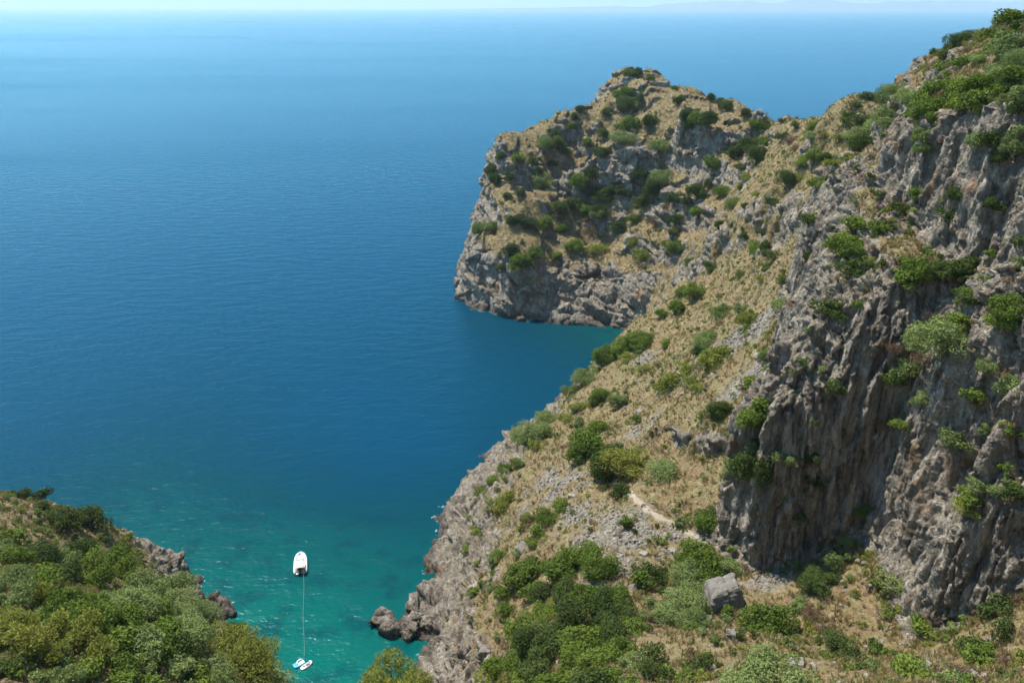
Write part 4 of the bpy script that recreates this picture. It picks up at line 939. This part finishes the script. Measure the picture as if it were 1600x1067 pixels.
# low undergrowth: knee high shrublets, also in rock crevices
ledge = rock * sstep(.55, .8, no[:, 2] + .25 * n_c) * (cz > 5)
wood = ((x < -22) & (y < 112)).astype(float)
uw = (open_ * sstep(.0, .5, n_b + .5 * n_c) * .8 + ledge * .5 + open_ * .10 + wood * open_ * 1.5) * near
ids = pick(uw, 10000)
n_u = len(ids) + len(skirts)
rt = np.stack([gen.uniform(-.1, .1, n_u), gen.uniform(-.1, .1, n_u), gen.uniform(0, 6.28, n_u)], 1)
und = [PROTO['M', 0][0][0], PROTO['D', 0][0][0], PROTO['O', 0][0][0], PROTO['O', 0][1][0], PROTO['Y', 0][0][0], PROTO['Y', 0][1][0], PROTO['B', 0][0][0], PROTO['B', 0][1][0], PROTO['B', 0][0][0]]
scatter('undergrowth', np.concatenate([spread_on(ids), np.array(skirts)]), np.concatenate([gen.uniform(.25, .9, len(ids)) ** 1.3, gen.uniform(.5, 1.25, len(skirts))]), rt, und, 'knee-high scrub dotted over slopes and rock ledges', 'scrub')
# stones
ids = pick(scree * near * 1.0 + open_ * .035 * near + .05 * rock * (wall > .5) * sstep(.6, .9, no[:, 2]) * near, 15000)
rt = gen.uniform(0, 6.28, (len(ids), 3))
scatter('rubble', spread_on(ids), .08 + .42 * gen.uniform(0, 1, len(ids)) ** 5, rt, [stone_mesh('stone', k, 7, 1, .75, M_STONE) for k in range(5)], 'pale loose stones of the scree patches', 'scree')
print('cover', round(time.time() - T0, 1), 's')

# ---- trail
M_TRAIL = rock_material('trodden_earth', (0.37, 0.30, 0.22), (0.37, 0.30, 0.22))
def trail():
    P_ = []
    for (a, b) in zip(TR[:-1], TR[1:]):
        for k in range(8): P_.append(Vector(a).lerp(Vector(b), k / 8))
    V = []; F = []
    for i, p in enumerate(P_):
        d = (P_[min(i + 1, len(P_) - 1)] - P_[max(i - 1, 0)]); d.z = 0; d.normalize(); nn = Vector((-d.y, d.x, 0)); w_ = .46 + .14 * math.sin(i * .9) + .08 * math.sin(i * 2.3)
        zc = bil(H, p.x, p.y) + .14
        for k, q in enumerate((-1.25, -1, 0, 1, 1.25)):
            v = p + nn * w_ * q; V.append((v.x, v.y, (zc * .6 + .4 * (bil(H, v.x, v.y) + .14)) if abs(q) <= 1 else min(zc, bil(H, v.x, v.y)) - .35))
    for i in range(len(P_) - 1):
        for k in range(4): F.append((i * 5 + k, i * 5 + k + 1, i * 5 + k + 6, i * 5 + k + 5))
    tag(link('trail', mesh_from('trail', V, F), M_TRAIL, smooth=True), 'narrow pale footpath crossing the slope towards the cliff foot', 'path', kind='structure')
trail()

# ================================================================== BOAT AND FLOATS
W_GEL = simple_mat('white_gelcoat', (0.66, 0.65, 0.62), .35, .5); W_TUBE = simple_mat('white_rubber', (0.62, 0.63, 0.63), .55, .4); W_CAN = simple_mat('cream_canvas', (0.70, 0.64, 0.52), .9, .1, .05, 6)
RED = simple_mat('russet_cushion', (0.24, 0.06, 0.04), .8, .2, .15, 5); BLK = simple_mat('black_plastic', (0.02, 0.02, 0.022), .4, .5); GRY = simple_mat('grey_deck', (0.35, 0.35, 0.34), .8, .2, .1, 5); STEEL = simple_mat('steel_tube', (0.55, 0.55, 0.56), .3, .7)
BLUE = simple_mat('blue_vinyl', (0.10, 0.42, 0.68), .4, .5); PALE = simple_mat('pale_vinyl', (0.62, 0.78, 0.82), .4, .5); WHT = simple_mat('white_vinyl', (0.80, 0.80, 0.78), .4, .5); REDV = simple_mat('red_vinyl', (0.50, 0.07, 0.04), .45, .5); ROPE = simple_mat('rope_fibre', (0.40, 0.47, 0.45), .9, .1)
def box(bm, c, s_, bev=.02, taper=1.0):
    r_ = bmesh.ops.create_cube(bm, size=1.0); vs = r_['verts']
    for v in vs:
        k = taper if v.co.z > 0 else 1.0
        v.co = Vector((c[0] + v.co.x * s_[0] * k, c[1] + v.co.y * s_[1] * k, c[2] + v.co.z * s_[2]))
    es = list({e for v in vs for e in v.link_edges})
    if bev: bmesh.ops.bevel(bm, geom=es, offset=bev, segments=2, affect='EDGES')
def part(name, bm, mat, parent, smooth=False): return link(name, bm_mesh(name, bm, mat, smooth), None, parent)
def build_boat():
    bow = Vector(at_z(470, 864, .3)); st = Vector(at_z(469.5, 894, .3))
    L = (bow - st).length * 1.06; ctr = (bow + st) / 2
    e = bpy.data.objects.new('motor_boat', None); COL.objects.link(e); e.location = (ctr.x, ctr.y, 0)
    e.rotation_euler = (0, 0, math.atan2(bow.y - st.y, bow.x - st.x) - math.pi / 2)
    hw = 1.32; tr = .27
    def half(u):  # half width of the boat along its length, u from stern 0 to bow 1
        return (hw - tr) * (1.0 if u < .45 else math.sqrt(max(0.0, 1 - ((u - .45) / .55) ** 2.1)))
    y0 = -L / 2
    # collar tube
    pts = []; rad = []
    us = [0, .02, .1, .25, .45, .6, .72, .82, .9, .96, .99]
    for u in us: pts.append((-half(u), y0 + .35 + u * (L - .35 - tr), .42 + .22 * max(0, u - .5) ** 1.5)); rad.append(tr * (1 if u > .05 else .9))
    pts2 = pts + [(0, y0 + L - tr + .02, .50)] + [(-p[0], p[1], p[2]) for p in reversed(pts)]; rad2 = rad + [tr] + list(reversed(rad))
    pts2 = [(pts2[0][0], y0 - .12, .40)] + pts2 + [(pts2[-1][0], y0 - .12, .40)]; rad2 = [.13] + rad2 + [.13]
    bm = bmesh.new(); tube(bm, pts2, rad2, 12); part('inflatable_collar', bm, W_TUBE, e, True)
    bm = bmesh.new(); ring = []
    for u in [i / 14 for i in range(15)]:
        h_ = half(u) + .05; yy = y0 + .3 + u * (L - .55); kz = -.35 + .45 * max(0, u - .6) ** 1.2
        ring.append([bm.verts.new((-h_, yy, .28)), bm.verts.new((-h_ * .7, yy, -.05)), bm.verts.new((0, yy, kz)), bm.verts.new((h_ * .7, yy, -.05)), bm.verts.new((h_, yy, .28))])
    for a, b in zip(ring[:-1], ring[1:]):
        for k in range(4): bm.faces.new((a[k], a[k + 1], b[k + 1], b[k]))
        bm.faces.new((a[4], a[0], b[0], b[4]))
    bm.faces.new(ring[0]); part('hull', bm, W_GEL, e)
    bm = bmesh.new()                                                  # fore deck
    for u0, u1, z_ in [(.60, .97, .50)]:
        vs = []
        for u in [u0 + (u1 - u0) * i / 10 for i in range(11)]: vs.append((half(u) * .96, y0 + .3 + u * (L - .55)))
        top = [bm.verts.new((-a, b, z_)) for a, b in vs] + [bm.verts.new((a, b, z_)) for a, b in reversed(vs)]; bot = [bm.verts.new((v.co.x, v.co.y, .2)) for v in top]
        bm.faces.new(top); n_ = len(top)
        for i in range(n_): bm.faces.new((top[i], bot[i], bot[(i + 1) % n_], top[(i + 1) % n_]))
    dk = part('foredeck', bm, W_GEL, e)
    bm = bmesh.new(); box(bm, (-.05, y0 + L * .86, .53), (.42, .22, .05)); part('anchor_hatch', bm, BLK, dk)
    bm = bmesh.new(); box(bm, (-.12, y0 + L * .75, .525), (.30, .09, .03), .008); box(bm, (.22, y0 + L * .735, .525), (.3, .05, .03), .008); part('deck_print', bm, BLK, dk)
    bm = bmesh.new(); box(bm, (0, y0 + L * .64, .56), (1.35, .55, .16), .05); part('sun_cushion', bm, W_CAN, dk)
    bm = bmesh.new(); box(bm, (0, y0 + L * .32, .31), (half(.3) * 1.9, L * .52, .05), .01); part('floor_deck', bm, W_CAN, e)
    bm = bmesh.new(); box(bm, (.0, y0 + L * .42, .70), (.75, .6, .75), .06, .8); cs = part('console', bm, W_GEL, e)
    bm = bmesh.new(); box(bm, (0, y0 + L * .45, 1.14), (.6, .04, .16), .01); part('windscreen', bm, GRY, cs)
    bm = bmesh.new()                                                  # sun awning, slightly bowed
    cw, c0, c1 = .80, y0 - L * .02, y0 + L * .34; g_ = []
    for i in range(7):
        row = []
        for j in range(5):
            v_ = -1 + 2 * i / 6; row.append(bm.verts.new((v_ * cw, c0 + (c1 - c0) * j / 4, 1.55 + .12 * (1 - v_ * v_) + .03 * math.sin(j * 3.1))))
        g_.append(row)
    for i in range(6):
        for j in range(4): bm.faces.new((g_[i][j], g_[i + 1][j], g_[i + 1][j + 1], g_[i][j + 1]))
    ca_ = part('awning', bm, W_CAN, e, True); sm = ca_.modifiers.new('cloth', 'SOLIDIFY'); sm.thickness = .025
    for sx_ in (-1, 1):
        for yy in (c0 + .05, c1 - .05):
            bm = bmesh.new(); tube(bm, [(sx_ * .92, (c0 + c1) / 2, .5), (sx_ * cw, yy, 1.55)], [.02, .02], 6); part('awning_pole', bm, STEEL, ca_)
    bm = bmesh.new(); box(bm, (-.1, y0 + L * .12, .55), (1.15, .55, .28), .06); box(bm, (-.1, y0 + L * .165, .80), (1.15, .14, .34), .05); part('rear_seat', bm, RED, e)
    bm = bmesh.new(); box(bm, (.66, y0 + L * .13, .58), (.3, .5, .3), .05); part('locker', bm, GRY, e)
    en = bpy.data.objects.new('outboard_engine', None); COL.objects.link(en); en.parent = e
    bm = bmesh.new(); box(bm, (0, y0 + .02, .95), (.46, .62, .5), .1, .75); part('cowl', bm, BLK, en)
    bm = bmesh.new(); box(bm, (0, y0 + .02, .30), (.18, .30, .95), .04); part('leg', bm, BLK, en)
    bm = bmesh.new(); box(bm, (0, y0 + .32, .45), (1.5, .10, .5), .03); part('transom', bm, W_GEL, e)
    for sx_ in (-1, 1):
        bm = bmesh.new(); box(bm, (sx_ * .62, y0 + .02, .26), (.45, .55, .07), .03); part('swim_platform', bm, W_GEL, e)
        bm = bmesh.new(); tube(bm, [(sx_ * (hw - .03), y0 + L * .2, .46), (sx_ * (hw - .03), y0 + L * .55, .50)], [.03, .03], 6); part('grab_rope', bm, BLK, e)
    tag(e, 'white inflatable motor boat with awning moored in the turquoise cove', 'boat')
    return e, y0
boat, by0 = build_boat()
bpy.context.view_layer.update()
stern = boat.matrix_world @ Vector((.55, by0 + .1, .45))
fl = Vector(at_z(474.5, 1031, .25))
bm = bmesh.new(); pts = []
for i in range(25):
    u = i / 24; p = stern.lerp(fl, u); p.z = .06 + (.40 * (1 - u) ** 3) + .12 * u ** 6; p.x += .10 * math.sin(u * 9); pts.append(p)
tube(bm, pts, [.013] * 25, 6); tag(link('tow_rope', bm_mesh('tow_rope', bm, ROPE, True)), 'thin pale rope running from boat stern to the two floats', 'rope')
def float_base(name, a, b, width, thick, mat):
    A = Vector(at_z(*a, .15)); B = Vector(at_z(*b, .15)); d = B - A
    e = bpy.data.objects.new(name, None); COL.objects.link(e); e.location = ((A.x + B.x) / 2, (A.y + B.y) / 2, .0); e.rotation_euler = (0, 0, math.atan2(d.y, d.x))
    L = d.length; bm = bmesh.new(); n_ = 20; top = []
    for i in range(n_):
        a_ = 6.2832 * i / n_; cx_ = math.copysign(abs(math.cos(a_)) ** .55, math.cos(a_)); sy_ = math.copysign(abs(math.sin(a_)) ** .55, math.sin(a_))
        top.append((cx_ * L / 2, sy_ * width / 2))
    lv = [[bm.verts.new((p[0] * k, p[1] * k, z_)) for p in top] for z_, k in ((-.06, .9), (.05, 1.0), (thick, .97), (thick + .04, .86), (thick - .02, .74))]
    for a_, b_ in zip(lv[:-1], lv[1:]):
        for i in range(n_): bm.faces.new((a_[i], a_[(i + 1) % n_], b_[(i + 1) % n_], b_[i]))
    bm.faces.new(lv[-1]); bm.faces.new(lv[0][::-1])
    link('base', bm_mesh('base', bm, mat, True), None, e); return e, L
f1_, L1 = float_base('inflatable_float', (458.5, 1041), (476, 1032), 1.15, .22, BLUE)
bm = bmesh.new(); box(bm, (.15 * L1, .02, .27), (L1 * .58, .92, .10), .04); mt = part('mattress', bm, PALE, f1_)
for k in range(3):
    bm = bmesh.new(); box(bm, (.02 * L1 + .26 * k, .22, .33), (.11, .42, .03), .008); part('stripe', bm, GRY, mt)
bm = bmesh.new(); tube(bm, [(-.12 * L1, -.1, .30), (-.02 * L1, .36, .42), (.25 * L1, .46, .42), (.42 * L1, .40, .34)], [.12, .16, .16, .10], 10); part('backrest', bm, WHT, f1_, True)
tag(f1_, 'blue and pale inflatable float tied at the rope end', 'float', 'floats on the rope')
f2_, L2 = float_base('inflatable_float', (470, 1045), (486, 1034), .85, .20, WHT)
bm = bmesh.new(); box(bm, (.12 * L2, .0, .27), (.5, .42, .12), .05); part('cushion', bm, REDV, f2_)
for a_, b_, m_ in ((-.14, .1, BLK), (.28, -.16, BLK), (.36, .16, GRY)):
    bm = bmesh.new(); box(bm, (a_ * L2, b_, .26), (.26, .2, .12), .04); part('bag', bm, m_, f2_)
bm = bmesh.new(); tube(bm, [(.46 * L2, -.38, .22), (.52 * L2, -.1, .30), (.52 * L2, .15, .30), (.45 * L2, .4, .22)], [.1, .13, .13, .1], 10); part('pillow', bm, WHT, f2_, True)
tag(f2_, 'white inflatable float with red and black things on it', 'float', 'floats on the rope')

# thin wash where the swell touches the rocks
def shore_foam():
    wl = np.nonzero((np.abs(co2[:, 2]) < .18) & (no[:, 2] < .8))[0]
    k_ = fbm(x[wl] / 5, y[wl] / 5, 0.7, 2)
    wl = wl[(k_ > .12) & (gen.uniform(0, 1, len(wl)) < .25)]
    V = []; F = []
    for i in wl:
        cx_, cy_ = co2[i, 0] + gen.normal() * .25, co2[i, 1] + gen.normal() * .25; a0 = gen.uniform(0, 6.28); r0 = gen.uniform(.06, .26); n_ = 7; i0 = len(V)
        for k in range(n_):
            a = 6.2832 * k / n_; r_ = r0 * gen.uniform(.5, 1.3); u_, w_ = math.cos(a) * r_ * 1.9, math.sin(a) * r_ * .7
            V.append((cx_ + u_ * math.cos(a0) - w_ * math.sin(a0), cy_ + u_ * math.sin(a0) + w_ * math.cos(a0), .012 + .02 * gen.uniform()))
        F.append(tuple(range(i0, i0 + n_)))
    me = bpy.data.meshes.new('shore_foam'); me.from_pydata(V, [], F); me.update()
    m, nt = new_mat('sea_foam'); N = NT(nt)
    d = N.pbsdf((0.42, 0.56, 0.55), .7, .2); t = N.n('ShaderNodeBsdfTransparent'); mx = N.n('ShaderNodeMixShader'); mx.inputs[0].default_value = .55
    N.l(t.outputs[0], mx.inputs[1]); N.l(d.outputs[0], mx.inputs[2]); N.out(mx.outputs[0]); me.materials.append(m)
    tag(link('shore_foam', me), 'thin broken foam along the waterline of the rocks', 'foam', kind='stuff'); print(len(F), 'foam flecks')
shore_foam()
# small black and white bend sign on the hilltop
def bend_sign():
    p = hit(1588, 66) or at_y(1588, 66, 112)
    e = bpy.data.objects.new('bend_sign', None); COL.objects.link(e); e.location = (p[0], p[1], p[2] - .15); e.rotation_euler = (0, 0, -.5)
    bm = bmesh.new(); tube(bm, [(0, .04, -.3), (0, .04, 1.1)], [.04, .04], 6); part('post', bm, STEEL, e)
    bm = bmesh.new(); box(bm, (0, 0, .95), (.85, .04, .6), .01); pn = part('panel', bm, BLK, e)
    bm = bmesh.new()
    for x0_ in (-.18, .16):
        q = [(-.1, .28), (.04, .28), (.18, 0), (.04, -.28), (-.1, -.28), (.04, 0)]
        bm.faces.new([bm.verts.new((x0_ + a, -.024, .95 + b)) for a, b in q])
    part('chevron', bm, WHT, pn)
    tag(e, 'small black and white sign at the top right hill', 'sign')
bend_sign()
print('objects', round(time.time() - T0, 1), 's')
# ================================================================== HAZE
def haze():
    bm = bmesh.new(); bmesh.ops.create_cube(bm, size=1.0)
    me = bpy.data.meshes.new('haze'); bm.to_mesh(me); bm.free()
    o = bpy.data.objects.new('haze', me); COL.objects.link(o)
    lo = Vector((-43500, -1800, -11)); hi = Vector((43500, 43500, 560))
    o.location = (lo + hi) / 2; o.scale = hi - lo
    m, nt = new_mat('haze_air'); N = NT(nt)
    v = N.n('ShaderNodeVolumePrincipled'); v.inputs['Color'].default_value = (0.74, 0.90, 1.0, 1)
    v.inputs['Density'].default_value = HAZE_D; v.inputs['Anisotropy'].default_value = 0.25
    N.out(vol=v.outputs[0]); me.materials.append(m)
    tag(o, 'thin pale sea haze over the far water', 'haze', kind='stuff')
HAZE_D = 1 / 15000
haze()
print('done', round(time.time() - T0, 1), 's')
